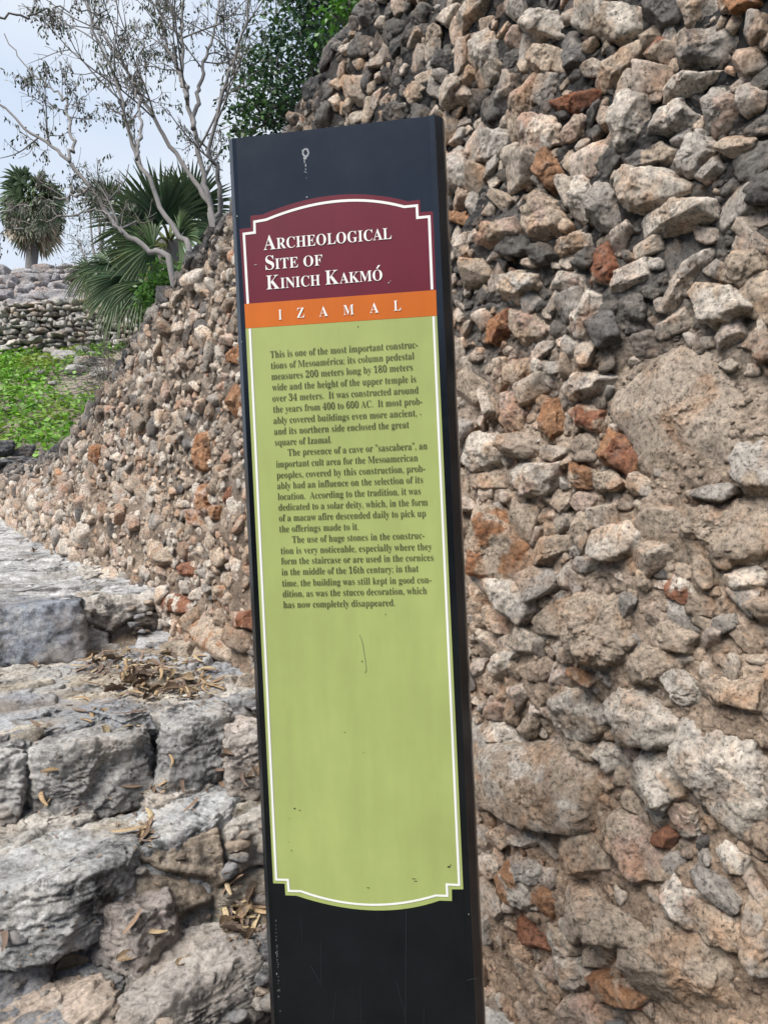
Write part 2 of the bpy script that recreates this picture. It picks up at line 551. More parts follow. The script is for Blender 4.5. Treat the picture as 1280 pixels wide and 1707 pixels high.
# stones told apart in the photograph: outlines in enlarged crops (x0, y0, scale), colour keys
Z5, Z6, Z7, Z2, Z3 = (740, 0, 2.370), (740, 560, 2.370), (740, 1107, 2.370), (0, 400, 2.909), (0, 840, 2.909)
STONES = [
 (Z5, 'w', '300,75 340,42 420,45 485,115 470,140 370,140 310,110'), (Z5, 'wt', '545,115 575,20 755,35 750,115 700,170 640,155'),
 (Z5, 'w', '115,240 150,150 180,122 210,180 205,245 160,285'), (Z5, 'p', '240,130 265,100 300,110 290,180 250,185'),
 (Z5, 't', '340,215 370,180 470,200 475,280 400,290 345,250'), (Z5, 'dg', '480,150 510,135 560,190 555,250 500,305 485,250'),
 (Z5, 't', '600,330 670,230 760,170 780,185 720,275 650,345 600,355'), (Z5, 'tr', '780,200 840,150 915,180 860,240 800,220'),
 (Z5, 'gd', '930,215 960,150 1070,110 1165,140 1150,200 1030,240 940,245'), (Z5, 'd', '790,50 800,-10 930,-10 940,60 860,95'),
 (Z5, 'gt', '940,20 960,-10 1060,-5 1070,60 960,95'), (Z5, 'ot', '1060,20 1090,-30 1230,-30 1240,20 1150,60'),
 (Z5, 'g', '1190,130 1210,60 1270,60 1275,130 1215,170'), (Z5, 'g', '1140,250 1160,200 1230,180 1240,260 1180,300'),
 (Z5, 'wp', '875,330 890,300 1000,285 1075,290 990,330 920,385 865,385'), (Z5, 'tp', '275,500 290,400 340,300 360,310 350,430 320,530 285,560'),
 (Z5, 'g', '370,350 400,290 440,310 440,400 390,430 365,400'), (Z5, 'r', '440,410 500,390 610,365 600,405 530,450 480,440'),
 (Z5, 'wg', '690,470 710,375 790,390 825,440 760,520 740,590 680,635 650,600'), (Z5, 'wg', '805,530 840,430 920,400 975,455 950,490 860,520'),
 (Z5, 'gp', '1015,400 1040,360 1130,375 1150,440 1060,520 1020,450'), (Z5, 'g', '1150,350 1190,330 1240,360 1230,420 1180,450 1155,420'),
 (Z5, 'wp', '330,530 370,480 440,475 465,520 430,600 380,635 335,610'), (Z5, 'o', '385,680 430,595 470,690 440,755 400,710'),
 (Z5, 'pt', '460,550 520,460 570,480 550,540 490,570'), (Z5, 'gt', '100,670 150,570 220,520 280,560 260,600 160,650'),
 (Z5, 'g', '10,640 60,585 120,680 100,740 40,740 10,710'), (Z5, 'dt', '700,670 720,640 850,570 895,590 870,630 740,690'),
 (Z5, 'g', '920,640 960,540 1010,530 1060,580 990,680 930,680'), (Z5, 'g', '980,690 1060,620 1080,660 1020,710'),
 (Z5, 'wt', '710,750 750,690 820,680 930,750 800,835 740,815'), (Z5, 'wp', '515,830 540,710 570,700 600,770 580,870 530,875'),
 (Z5, 'g', '590,820 640,730 720,760 715,840 660,905 600,870'), (Z5, 'wt', '760,920 800,860 960,790 1040,800 1035,860 900,910 790,935'),
 (Z5, 'tp', '330,910 360,820 420,775 480,860 470,915 370,950'), (Z5, 'pt', '160,960 200,900 300,880 310,930 200,980'),
 (Z5, 'wt', '440,1010 460,950 540,925 590,945 500,1000 450,1025'), (Z5, 'rt', '590,1110 600,1010 640,975 680,1050 650,1120'),
 (Z5, 'wg', '665,1130 690,1080 790,1025 805,1090 720,1140 675,1150'), (Z5, 'o', '20,870 40,845 90,850 130,890 110,905 50,880'),
 (Z5, 'tg', '240,1110 260,1060 330,1080 375,1070 370,1130 310,1185 250,1170'), (Z5, 'wp', '395,1095 440,1070 540,1090 545,1140 490,1160 420,1140'),
 (Z5, 'wg', '870,1180 900,1110 960,1030 1025,995 1020,1060 930,1160 880,1230'), (Z5, 'wt', '970,1160 1010,1120 1130,1140 1200,1210 1120,1260 1050,1280'),
 (Z5, 'or', '175,1300 190,1240 240,1230 245,1300 210,1365 180,1350'), (Z5, 'tp', '240,1270 260,1225 340,1240 400,1300 390,1335 310,1345'),
 (Z5, 'wp', '530,1240 545,1160 615,1180 610,1280 570,1340 525,1320'), (Z5, 't', '1090,1100 1140,1000 1230,1000 1250,1060 1170,1130'),
 (Z5, 'wt', '70,1010 90,940 130,935 125,1000 90,1030'), (Z5, 'dg', '205,390 250,290 295,300 280,400 220,450'),
 (Z6, 'tp', '185,180 210,95 245,95 240,180 215,235'), (Z6, 'tp', '250,130 270,95 320,95 325,140 290,190 255,185'),
 (Z6, 'wp', '320,70 360,65 420,120 450,190 420,200 350,130'), (Z6, 'wg', '465,190 490,155 590,145 635,170 600,215 510,245'),
 (Z6, 'pt', '235,340 240,230 280,225 310,300 300,370 255,390'), (Z6, 'ot', '375,400 400,270 430,265 455,370 420,410 385,430'),
 (Z6, 'rt', '500,300 540,275 610,300 600,370 550,370'), (Z6, 'or', '600,450 630,370 690,400 735,490 720,540 640,490'),
 (Z6, 'w', '75,440 130,385 200,395 235,460 200,500 130,535 90,500'), (Z6, 't', '85,590 110,545 215,545 225,590 160,610'),
 (Z6, 'wp', '280,540 310,510 455,505 440,560 400,610 330,630'), (Z6, 'ot', '490,560 500,500 580,540 575,600 520,600'),
 (Z6, 't', '575,580 600,540 660,540 710,580 680,610 600,605'), (Z6, 'tw', '720,600 740,540 800,580 805,630 740,625'),
 (Z6, 'pt', '500,660 540,615 590,640 570,690 520,690'), (Z6, 't', '325,880 370,800 520,790 505,830 400,905'),
 (Z6, 't', '510,770 540,695 600,700 590,800 560,845'), (Z6, 'wt', '605,840 620,770 720,750 775,800 760,850 690,885 620,870'),
 (Z6, 'to', '70,800 80,690 220,700 310,820 320,920 200,960 75,900'), (Z6, 'wg', '75,910 200,950 320,960 345,1060 310,1130 220,1060'),
 (Z6, 'g', '510,920 540,870 620,870 620,920 540,935'), (Z6, 'w', '450,950 490,900 530,950 500,1000 460,990'),
 (Z6, 'rw', '870,960 900,925 960,970 990,1040 960,1065 890,1030'), (Z6, 'wg', '1075,970 1120,935 1230,925 1240,980 1170,1005 1090,1000'),
 (Z6, 'wp', '135,1090 160,1070 250,1120 250,1180 190,1160'), (Z6, 'w', '180,1300 220,1250 290,1250 260,1320 200,1350'),
 (Z6, 't', '755,1290 790,1235 870,1240 910,1300 860,1370 780,1360'), (Z6, 'b', '795,760 830,670 1050,660 1250,640 1290,780 1200,890 900,890'),
 (Z6, 'm', '640,250 660,150 880,60 1180,40 1280,200 1230,400 1060,560 820,640 720,440'), (Z6, 'gt', '1130,480 1180,430 1290,440 1290,600 1180,600'),
 (Z6, 'tb', '500,1080 560,1010 680,1040 760,1150 740,1280 600,1300 520,1200'), (Z6, 't', '780,1170 860,1110 990,1180 960,1250 840,1220'),
 (Z7, 'wt', '445,180 480,110 580,90 620,260 570,295 480,260'), (Z7, 'w', '670,140 700,105 800,110 930,210 920,310 720,300 680,220'),
 (Z7, 'w', '880,60 930,25 1020,100 1010,160 960,180'), (Z7, 't', '1030,100 1050,65 1260,70 1250,180 1080,150'),
 (Z7, 'wg', '940,300 950,190 1080,180 1210,290 1280,540 1180,665 1090,600 990,440'), (Z7, 'tw', '150,480 200,340 330,340 600,400 600,480 550,650 470,650 200,550'),
 (Z7, 't', '420,250 560,300 600,380 540,390 430,290'), (Z7, 'w', '590,350 620,310 700,340 730,410 660,415'), (Z7, 'p', '705,330 730,305 770,350 755,385 720,370'),
 (Z7, 'wt', '720,450 800,360 900,350 970,420 950,520 880,555 780,510'), (Z7, 'w', '785,530 830,520 890,570 850,645 820,620'),
 (Z7, 'wp', '895,580 930,545 1000,580 990,670 940,680'), (Z7, 'r', '815,680 870,645 910,680 880,725 825,715'),
 (Z7, 'wp', '260,620 290,605 370,690 340,710 280,700'), (Z7, 'gp', '280,770 330,745 400,810 380,865 320,840'),
 (Z7, 'wo', '245,820 270,785 340,850 370,930 330,960 270,900'), (Z7, 'ow', '370,900 410,880 455,930 440,995 400,970'),
 (Z7, 'r', '275,1040 310,990 400,1090 420,1130 330,1110 280,1080'), (Z7, 'wt', '380,1060 420,1020 500,1070 525,1140 470,1150'),
 (Z7, 't', '490,870 540,840 670,920 740,1000 860,1060 800,1100 650,1060 520,970'), (Z7, 'tp', '640,650 700,590 800,660 880,830 780,840 700,740'),
 (Z7, 'wo', '580,1090 620,1055 690,1110 650,1170'), (Z7, 't', '540,1150 580,1110 640,1180 600,1200 550,1190'), (Z7, 'rt', '655,1220 690,1150 740,1190 720,1245'),
 (Z7, 'w', '420,1180 460,1150 540,1170 580,1240 540,1270 470,1285'), (Z7, 'p', '390,1200 420,1160 440,1250 410,1270'),
 (Z7, 'b', '720,1130 900,1020 1080,1120 1290,1240 1290,1430 830,1350 760,1220'), (Z7, 't', '990,1020 1010,930 1160,1010 1180,1140 1060,1110'),
 (Z7, 'tg', '1160,1100 1200,950 1290,940 1290,1220 1220,1200'), (Z7, 'wp', '870,900 920,850 990,910 980,1020 900,990'),
 (Z7, 'ot', '575,1230 630,1220 800,1290 770,1360 640,1330'), (Z7, 'pt', '460,1350 510,1300 620,1360 610,1430 470,1430'),
 (Z7, 't', '440,740 500,640 600,700 660,800 560,830 480,800'), (Z7, 'wt', '1070,740 1110,700 1190,760 1180,830 1110,820'),
 (Z7, 'm', '130,1000 270,1000 330,1150 460,1230 460,1330 160,1330'), (Z7, 'wp', '155,200 190,130 230,170 220,220 170,215'),
 (Z7, 'w', '165,300 180,225 260,250 310,300 290,320 210,310'), (Z7, 'gt', '120,700 130,630 190,660 190,740 140,740'),
 (Z2, 'o', '1110,590 1125,530 1150,520 1155,600'), (Z2, 'o', '1130,800 1140,690 1165,700 1165,850 1145,850'), (Z2, 'o', '960,1000 980,940 1000,950 1000,1110 970,1100'),
 (Z2, 'op', '970,1290 980,1190 1030,1200 1020,1330 985,1330'), (Z2, 'r', '1090,1265 1110,1205 1140,1200 1130,1260'), (Z2, 'o', '470,1060 480,1000 500,1010 495,1090'),
 (Z2, 'op', '1030,1350 1040,1290 1080,1295 1075,1355'), (Z2, 'po', '900,1370 915,1310 990,1320 985,1380'),
 (Z3, 'r', '880,340 890,290 935,285 940,330 910,350'), (Z3, 'rw', '830,490 870,440 940,460 930,520 860,520'), (Z3, 'rp', '1140,600 1150,530 1215,520 1215,600'),
 (Z3, 'to', '970,600 1010,560 1080,600 1120,740 1090,770 1000,700'), (Z3, 'to', '1030,460 1045,405 1100,410 1095,470'), (Z3, 'tw', '770,270 780,180 830,190 860,270 810,305'),
 (Z3, 'w', '420,240 440,180 480,190 490,245'), (Z3, 'w', '755,590 755,500 785,505 810,600 780,610'), (Z3, 'wp', '940,1000 960,930 1070,960 1060,1010'),
]


def tint_of(key, rng):
    a = np.mean([TINT[k] for k in key], 0)
    return a * (0.86 + 0.28 * rng.random())


def crust_at(s, h):
    """how much black crust grows at this place of the wall"""
    x = fbm(np.array([[s * 1.3, h * 1.3, 2.0]]), 3)[0]
    up = float(sstep(0.0, 1.3, h)) if s < 1.0 else 0.0
    cr = float(sstep(-0.30, -0.02, h - float(crest_h(s))))
    return float(np.clip(0.22 + 0.34 * up + 0.75 * cr + 0.55 * x, 0, 1))


def poly_rock(level, poly, depth, rng, p=16, rough=0.05):
    """closed rounded rock whose outline (local x, y) is the convex polygon; local z sticks out of the wall"""
    D, F = ico(level)
    c0 = poly.mean(0)
    q = poly - c0
    L = max(np.abs(q).max(), 1e-3)
    N, c = [], []
    n = len(q)
    area = 0.5 * np.sum(q[:, 0] * np.roll(q[:, 1], -1) - np.roll(q[:, 0], -1) * q[:, 1])
    if area < 0:
        q = q[::-1]
    for i in range(n):
        a, b = q[i], q[(i + 1) % n]
        e = b - a
        ln = np.hypot(*e)
        if ln < 1e-5:
            continue
        nx, ny = e[1] / ln, -e[0] / ln
        dist = max(nx * a[0] + ny * a[1], 0.12 * L)
        t = R_(rng.uniform(4, 30))
        N.append((nx * math.cos(t), ny * math.cos(t), math.sin(t)))
        c.append(dist * math.cos(t) + 0.02 * L)
    for _ in range(4):                                   # front facets
        t, ph = R_(rng.uniform(6, 42)), rng.uniform(0, 6.28)
        N.append((math.sin(t) * math.cos(ph), math.sin(t) * math.sin(ph), math.cos(t)))
        c.append(depth * rng.uniform(0.72, 1.05))
    N.append((0, 0, -1)); c.append(depth * 0.9)
    N = np.array(N); c = np.array(c)
    r = radial(D, N, c, p)
    V = D * r[:, None]
    off = rng.random(3) * 90
    sc = 1.0 / L
    nn = fbm(V * sc * 1.7 + off, 5, 0.55)
    V = V + D * (nn * rough * 1.5 * min(L, 0.12))[:, None]
    if level >= 5:
        o2 = rng.random(3) * 30
        V = V + D * (-0.0075 * np.abs(pn(V * 42 + o2)) - 0.0035 * np.abs(pn(V * 105 + o2)) + 0.006 * sstep(.1, .3, pn(V * 26 + o2)))[:, None]
    return V + np.array((c0[0], c0[1], 0)), F


# ------------------------------------------------------------------ the rubble wall
wall = empty('rubble_wall', tuple(wall_pt(0.0, -1.6, 0.0)), category='wall',
             label='tall rough wall of beige rubble stones set in lime mortar, sloping down beside the steps')

# mortar face with the top running back from the crest
def wall_grid(s0, s1, ns, nv, back):
    s = np.linspace(s0, s1, ns)
    v = np.linspace(0, 1, nv)
    S, Vv = np.meshgrid(s, v, indexing='ij')
    top = crest_h(s) + 0.05 * fbm(np.stack([s * 6, s * 0, s * 0 + 4], 1), 4) + 0.02
    bot = np.where(s > 1.0, -1.75 + 0.095 * np.clip(s - 1.0, 0, 9), -1.75)
    H = bot[:, None] + (top - bot)[:, None] * Vv
    Dd = wall_d(S, H)
    P = wall_pt(S, H, Dd)
    rows = [P]
    last = P[:, -1]
    hb = []
    for k in range(1, 15):
        t = k / 14.0
        q = last - (-NR) * 0 + NR[None, :] * (back * t ** 1.3)
        Q = np.stack([s * 7, np.full_like(s, k * 0.8), np.full_like(s, 7.0)], 1)
        q = q + np.array((0, 0, 1.0))[None, :] * (0.05 * fbm(Q, 3)[:, None] + 0.03 * t)
        hb.append(q[:, None, :])
    P = np.concatenate([P] + hb, 1)
    n2 = P.shape[1]
    idx = np.arange(ns * n2).reshape(ns, n2)
    F = np.stack([idx[:-1, :-1], idx[1:, :-1], idx[1:, 1:], idx[:-1, 1:]], -1).reshape(-1, 4)[:, ::-1]
    # mortar tint
    Sx = np.concatenate([S, np.repeat(S[:, -1:], n2 - nv, 1)], 1).ravel()
    Hx = np.concatenate([H, np.repeat(H[:, -1:], n2 - nv, 1)], 1).ravel()
    Q = np.stack([Sx, Hx, Sx * 0], 1)
    x = fbm(Q * 1.4 + 20, 3)
    y = fbm(Q * 3.1 + 40, 3)
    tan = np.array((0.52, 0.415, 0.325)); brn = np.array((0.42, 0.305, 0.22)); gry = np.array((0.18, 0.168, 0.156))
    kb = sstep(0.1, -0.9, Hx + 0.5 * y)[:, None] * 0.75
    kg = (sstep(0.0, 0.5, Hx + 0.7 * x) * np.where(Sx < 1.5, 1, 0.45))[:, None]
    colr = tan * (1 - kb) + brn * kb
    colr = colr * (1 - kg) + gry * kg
    colr = colr * (1 + 0.35 * y)[:, None] * np.where(Sx > 1.2, .68, 1.0)[:, None]  # crevice shade of the far wall put into the mortar colour
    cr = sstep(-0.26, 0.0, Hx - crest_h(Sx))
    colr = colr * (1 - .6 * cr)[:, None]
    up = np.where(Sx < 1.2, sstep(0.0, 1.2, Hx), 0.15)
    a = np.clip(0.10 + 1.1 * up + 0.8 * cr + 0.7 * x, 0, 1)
    return P.reshape(-1, 3), F, np.concatenate([colr, a[:, None]], 1)


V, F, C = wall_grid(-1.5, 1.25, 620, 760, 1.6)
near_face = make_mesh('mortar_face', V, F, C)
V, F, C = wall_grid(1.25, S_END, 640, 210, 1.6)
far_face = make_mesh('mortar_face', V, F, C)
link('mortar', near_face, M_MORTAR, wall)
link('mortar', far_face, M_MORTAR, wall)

# the stones the photograph tells apart
polys = []
for crop, key, txt in STONES:
    pts = np.array([[float(x) for x in q.split(',')] for q in txt.split()])
    pts = pts / crop[2] + np.array(crop[:2])
    sh = np.array([wall_sh(*p) for p in pts])
    ar = abs(0.5 * np.sum(sh[:, 0] * np.roll(sh[:, 1], -1) - np.roll(sh[:, 0], -1) * sh[:, 1]))
    polys.append((ar, key, sh))
polys.sort(key=lambda q: -q[0])
FR = rot_from(T, WUP, WN)
FR = np.stack([T, WUP, WN], 0)                           # local (s, h, d) rows -> world by v @ FR
rng = np.random.default_rng(21)
rest = Bag()
occupied = []
for i, (ar, key, sh) in enumerate(polys):
    c0 = sh.mean(0)
    size = math.sqrt(ar)
    flat = 'm' in key
    depth = size * (0.075 if flat else ((0.2 if 'b' in key else 0.28) if size > 0.16 else 0.42))
    lev = 6 if size > 0.15 else (5 if size > 0.055 else 4)
    ang = rng.random()
    V, F = poly_rock(lev, (sh - c0) * (1.12 if not flat else 1.0) + c0, depth, rng, p=12 if size > 0.12 else rng.choice([24, 36, 50]),
                     rough=0.2 if ('m' in key or 'b' in key) else (0.13 if size > 0.12 else 0.08))
    d0 = float(wall_d(np.array([c0[0]]), np.array([c0[1]]))[0])
    d0 = max(d0, -0.01)
    V[:, 2] += d0 + (0.15 * depth if flat else 0.28 * depth)
    W = P0 + V @ FR
    tc = tint_of(key, rng)
    col = np.concatenate([np.tile(tc, (len(W), 1)), np.full((len(W), 1), min(0.5, crust_at(*c0) * (0.2 if 'o' in key or 'r' in key else 0.5)))], 1)
    if len(key) == 2:                                     # two-coloured stones: patches of the second colour
        kk = sstep(0.02, 0.22, fbm(V * 14 + i * 3.3, 3))[:, None]
        c2 = np.array(TINT[key[1]])
        c1 = np.array(TINT[key[0]])
        col[:, :3] = c1 * (1 - kk) + c2 * kk
        col[:, :3] *= 0.9 + 0.2 * rng.random()
    occupied.append((c0, sh, size, flat))
    if i < 100:
        nm = 'boulder' if size > 0.15 else 'stone'
        link(nm, make_mesh(nm, W, F, col), M_STONE, wall)
    else:
        rest.add(W, F, col)

# all the other stones, packed by throwing darts
def in_poly_dist(c, sh):
    """signed distance-like test: > 0 inside"""
    a = sh
    b = np.roll(sh, -1, 0)
    e = b - a
    w = c - a
    t = np.clip((w * e).sum(1) / np.maximum((e * e).sum(1), 1e-9), 0, 1)
    dmin = np.sqrt(((w - e * t[:, None]) ** 2).sum(1).min())
    cr = e[:, 0] * w[:, 1] - e[:, 1] * w[:, 0]
    inside = (cr > 0).all() or (cr < 0).all()
    return dmin if inside else -dmin


def scatter(s0, s1, n_try, sizes, far):
    pts = np.zeros((9000, 2)); rad = np.zeros(9000); n = 0
    occ_c = np.array([o[0] for o in occupied]); occ_r = np.array([o[2] for o in occupied])
    out = []
    for lo, hi, tries, gap in sizes:
        for _ in range(tries):
            s = rng.uniform(s0, s1)
            htop = float(crest_h(s))
            hb = -1.7 if s < 1.0 else -1.7 + 0.11 * (s - 1)
            h = rng.uniform(hb, htop + 0.01)
            if not far and h > 2.15:
                continue
            if far and s > 4 and rng.random() < 0.35 * (s - 4) / 5 and lo < 0.03:
                continue
            r = rng.uniform(lo, hi)
            if n:
                dd = np.hypot(pts[:n, 0] - s, pts[:n, 1] - h)
                if (dd < gap * (rad[:n] + r)).any():
                    continue
            c = np.array((s, h))
            bad = False
            for j in np.nonzero(np.hypot(occ_c[:, 0] - s, occ_c[:, 1] - h) < 1.6 * occ_r + r)[0]:
                if occupied[j][3] and rng.random() < 0.03 and r < 0.02:
                    continue
                if in_poly_dist(c, occupied[j][1]) > -0.62 * r:
                    bad = True
                    break
            if bad:
                continue
            pts[n] = (s, h); rad[n] = r; n += 1
            out.append((s, h, r))
            if n >= 8999:
                break
    return out


def random_key(s, h, far):
    u = rng.random()
    if far:
        low = h < np.interp(s, _lg[:, 0], _lg[:, 1])
        tabl = [('w', .28), ('wt', .17), ('t', .13), ('p', .12), ('g', .17), ('d', .06), ('op', .05), ('o', .02)] if not low else \
               [('w', .36), ('g', .2), ('wp', .16), ('t', .12), ('p', .08), ('op', .05), ('d', .03)]
    else:
        tabl = [('wt', .22), ('t', .24), ('g', .2), ('wp', .12), ('tg', .12), ('d', .03), ('pt', .04), ('o', .02), ('rt', .01)]
    for k, w in tabl:
        u -= w
        if u < 0:
            return k
    return 't'


def mortar_tint(s, h):
    kb = float(sstep(0.1, -0.9, h)) * .7
    kg = float(sstep(-.05, 0.55, h)) * (1 if s < 1.5 else .4)
    c = np.array((0.56, 0.45, 0.355)) * (1 - kb) + np.array((0.46, 0.335, 0.245)) * kb
    return c * (1 - kg) + np.array((0.20, 0.186, 0.172)) * kg


def add_random(bag, lst, far):
    ch = {}
    for s, h, r in lst:
        lev = 2 if (far and s > 4.4) or r < 0.009 else (3 if (far or r < 0.026) else 4)
        k = int(rng.integers(5, 10))
        lump = rng.random() < ((0.30 if r > .02 else .6) if not far else 0.34)
        if lump:
            V, F = unit_rock(lev, rng, k=8, p=7.0, rough=0.16)
            if lev > 2:
                V = V * (1 + 0.16 * np.abs(pn(V * 5 + rng.random(3) * 40)) + 0.10 * np.abs(pn(V * 11 + 7)))[:, None]
        else:
            V, F = unit_rock(lev, rng, k=k, p=float(rng.choice([14, 24, 40, 60])), rough=0.06 if not far else .13)
        if lev > 2:
            V = V * (1 - .09 * np.abs(pn(V * 4.5 + rng.random(3) * 40)) - .05 * np.abs(pn(V * 10 + rng.random(3) * 40)))[:, None]
        asp = rng.uniform(0.5, 0.85)
        V = V * np.array((r * 1.3, r * 1.3 * asp, r * rng.uniform(0.6, 0.95)))
        # tilt in the wall
        an = rng.normal(0.3, 0.7) if not far else rng.normal(0.9, 0.7)
        tl, tp = rng.normal(0, 0.28), rng.normal(0, 0.28)
        ca, sa = math.cos(an), math.sin(an)
        Rz = np.array(((ca, -sa, 0), (sa, ca, 0), (0, 0, 1)))
        Rx = np.array(((1, 0, 0), (0, math.cos(tl), -math.sin(tl)), (0, math.sin(tl), math.cos(tl))))
        Ry = np.array(((math.cos(tp), 0, math.sin(tp)), (0, 1, 0), (-math.sin(tp), 0, math.cos(tp))))
        V = V @ (Rz @ Rx @ Ry).T
        d0 = float(wall_d(np.array([s]), np.array([h]))[0]) - 0.012 * float(sstep(0.0, .35, pn(np.array([[s, h, 0.]]) * 3.1 + 71)[0]))
        V = V + np.array((s, h, d0 + r * (rng.uniform(-0.15, 0.25) if not lump else rng.uniform(-.3, .05))))
        cr = crust_at(s, h)
        key_ = random_key(s, h, far)
        tc = tint_of(key_, rng) if not lump else mortar_tint(s, h) * rng.uniform(.85, 1.15)
        cr = min(1.0, cr * 1.6) if lump else cr * (.72 if not far else 1.15)
        top = float(sstep(-0.24, -0.05, h - float(crest_h(s)) + .05 * rng.normal()))
        tc = tc * (1 - 0.8 * top) + np.array((0.15, 0.148, 0.15)) * 0.8 * top
        cr = max(cr, .9 * top)
        colv = np.tile(np.array((*tc, cr * 0.7)), (len(V), 1))
        if key_[0] in 'orp':
            kk = sstep(-.1, .3, pn(V * (1.1 / r) + rng.random(3) * 50))[:, None]
            colv[:, :3] = colv[:, :3] * (1 - kk) + kk * np.array((.55, .45, .36))
        bag.add(P0 + V @ FR, F, colv)


near = scatter(-1.45, 1.3, 0, [(0.036, 0.058, 1500, 0.8), (0.022, 0.036, 7000, 0.74), (0.013, 0.022, 12000, 0.72), (0.008, 0.013, 6000, 0.78)], False)
add_random(rest, near, False)
far_l = scatter(1.3, S_END, 0, [(0.05, 0.085, 420, 0.84), (0.03, 0.05, 4000, 0.74), (0.018, 0.03, 9000, 0.7), (0.011, 0.018, 22000, 0.7)], True)
add_random(rest, far_l, True)
# grit and mortar crumbs on the near face
for _ in range(9000):
    s, h = rng.uniform(-1.3, 1.3), rng.uniform(-1.5, 1.6)
    if h > crest_h(s):
        continue
    D, F = ico(1)
    r = 0.0035 + 0.0085 * rng.random() ** 2
    V = D * (1 + 0.7 * (rng.random(len(D)) - 0.5))[:, None] * np.array((r, r * rng.uniform(.6, 1), r * .7))
    d0 = float(wall_d(np.array([s]), np.array([h]))[0])
    V = V + np.array((s, h, d0 - 0.1 * r))
    g = rng.uniform(0.75, 1.15)
    rest.add(P0 + V @ FR, F, np.array((*(mortar_tint(s, h) * g), crust_at(s, h))))
for _ in range(700):                                     # dark eroded lumps along the crest
    s = rng.uniform(-.6, S_END); h = float(crest_h(s)) - abs(rng.normal(0, .05)) + .015
    if h > 2.3:
        continue
    r = rng.uniform(.02, .06) * (1 if s < 2 else .8)
    V, F = unit_rock(4 if s < 2 else 3, rng, k=8, p=8., rough=.2)
    V = V * (1 + .2 * np.abs(pn(V * 4 + rng.random(3) * 40)))[:, None] * np.array((r * 1.2, r, r * .8))
    d0 = float(wall_d(np.array([s]), np.array([h]))[0])
    V = V + np.array((s, h, d0 - .05 * rng.random()))
    g = rng.uniform(.7, 1.5)
    rest.add(P0 + V @ FR, F, np.array((.17 * g, .165 * g, .16 * g, .9)))
link('stones', rest.mesh('stones'), M_STONE, wall, kind='stuff')

# ------------------------------------------------------------------ ground, steps and path
def ab_pt(a, b, z):
    a, b, z = np.asarray(a, float)[..., None], np.asarray(b, float)[..., None], np.asarray(z, float)[..., None]
    return a * T + (B0 - b) * NR + z * np.array((0, 0, 1.0))


def grid_faces(n, m):
    idx = np.arange(n * m).reshape(n, m)
    return np.stack([idx[:-1, :-1], idx[1:, :-1], idx[1:, 1:], idx[:-1, 1:]], -1).reshape(-1, 4)


def ground_mesh(name, a0, a1, na, b0, b1, nb, mode):
    a = np.linspace(a0, a1, na); b = np.linspace(b0, b1, nb)
    A, B = np.meshgrid(a, b, indexing='ij')
    P = np.stack([A, B, A * 0], -1).reshape(-1, 3)
    wob = (0.05 * pn(P * 2.3 + 8) + 0.02 * pn(P * 9)).reshape(A.shape)
    if mode == 'steps':
        z = soft_stair_z(A + wob) - 0.05
        n = 0.028 * fbm(P * 5 + 3, 3) + 0.016 * fbm(P * 19 + 1, 4, 0.6)
        z = z + n.reshape(A.shape)
    else:
        z = stair_z(A) - 0.01
        Q = P * np.array((3.4, 0.7, 1))
        rid = fbm(Q * 1.5 + 5, 3, 0.45)
        strat = rid * 5.0 + 1.2 * pn(P * 0.9) + 0.25 * pn(P * np.array((16, 5, 1)))
        fr = strat - np.floor(strat)
        fr = np.where(fr < .85, fr / .85, (1 - fr) / .15)
        z = z + (0.04 * fr + 0.03 * rid + 0.025 * pn(P * 1.3 + 2)).reshape(A.shape)
    W = ab_pt(A, B, z).reshape(-1, 3)
    x = fbm(P * 1.7 + 11, 3)
    y = fbm(P * 4.5 + 31, 3)
    g1 = np.array((0.45, 0.445, 0.44)); g2 = np.array((0.45, 0.37, 0.28)); g3 = np.array((0.33, 0.335, 0.35))
    k = sstep(-0.25, 0.3, x)[:, None]
    c = (g2 * (1 - k) + g1 * k) if mode == 'steps' else g1 * (1 - 0.3 * k) + 0.3 * k * g3
    k2 = sstep(0.05, 0.4, y)[:, None] * 0.55
    c = c * (1 - k2) + g3 * k2
    al = np.clip(0.3 + 0.7 * y, 0, 0.8)
    F = grid_faces(na, nb)
    if np.cross(W[F[0, 1]] - W[F[0, 0]], W[F[0, 2]] - W[F[0, 0]])[2] < 0:
        F = F[:, ::-1]
    return make_mesh(name, W, F, np.concatenate([c, al[:, None]], 1))


def path_material():
    b = NB('layered_bedrock')
    col, crust = b.attr()
    mp = b.n.new('ShaderNodeMapping')
    mp.inputs['Rotation'].default_value = (0, 0, -math.atan2(NR[1], NR[0]))
    mp2 = b.n.new('ShaderNodeMapping')
    mp2.inputs['Scale'].default_value = (3.0, 24.0, 6.0)
    b.l.new(b.tc, mp.inputs['Vector']); b.l.new(mp.outputs['Vector'], mp2.inputs['Vector'])
    st = b.noise(1.0, 8, .68, vec=mp2.outputs['Vector'], dist=.5)
    c = b.mix(1., col, b.ramp(st, [(.36, .22), (.46, .85), (.56, 1.2), (.66, 1.45)]), 'MULTIPLY')
    c = b.mix(1., c, b.ramp(b.noise(70, 6, .75), [(.3, .6), (.5, 1.), (.7, 1.35)]), 'MULTIPLY')
    dirt = b.ramp(b.noise(3.5, 6, .65), [(.55, 0.), (.68, .6)])
    c = b.mix(dirt, c, (.16, .125, .09))
    b.base(c)
    b.bump(st, 1.0, .05)
    b.bump(b.noise(60, 7, .75), .7, .008)
    return b.m


M_PATH = path_material()


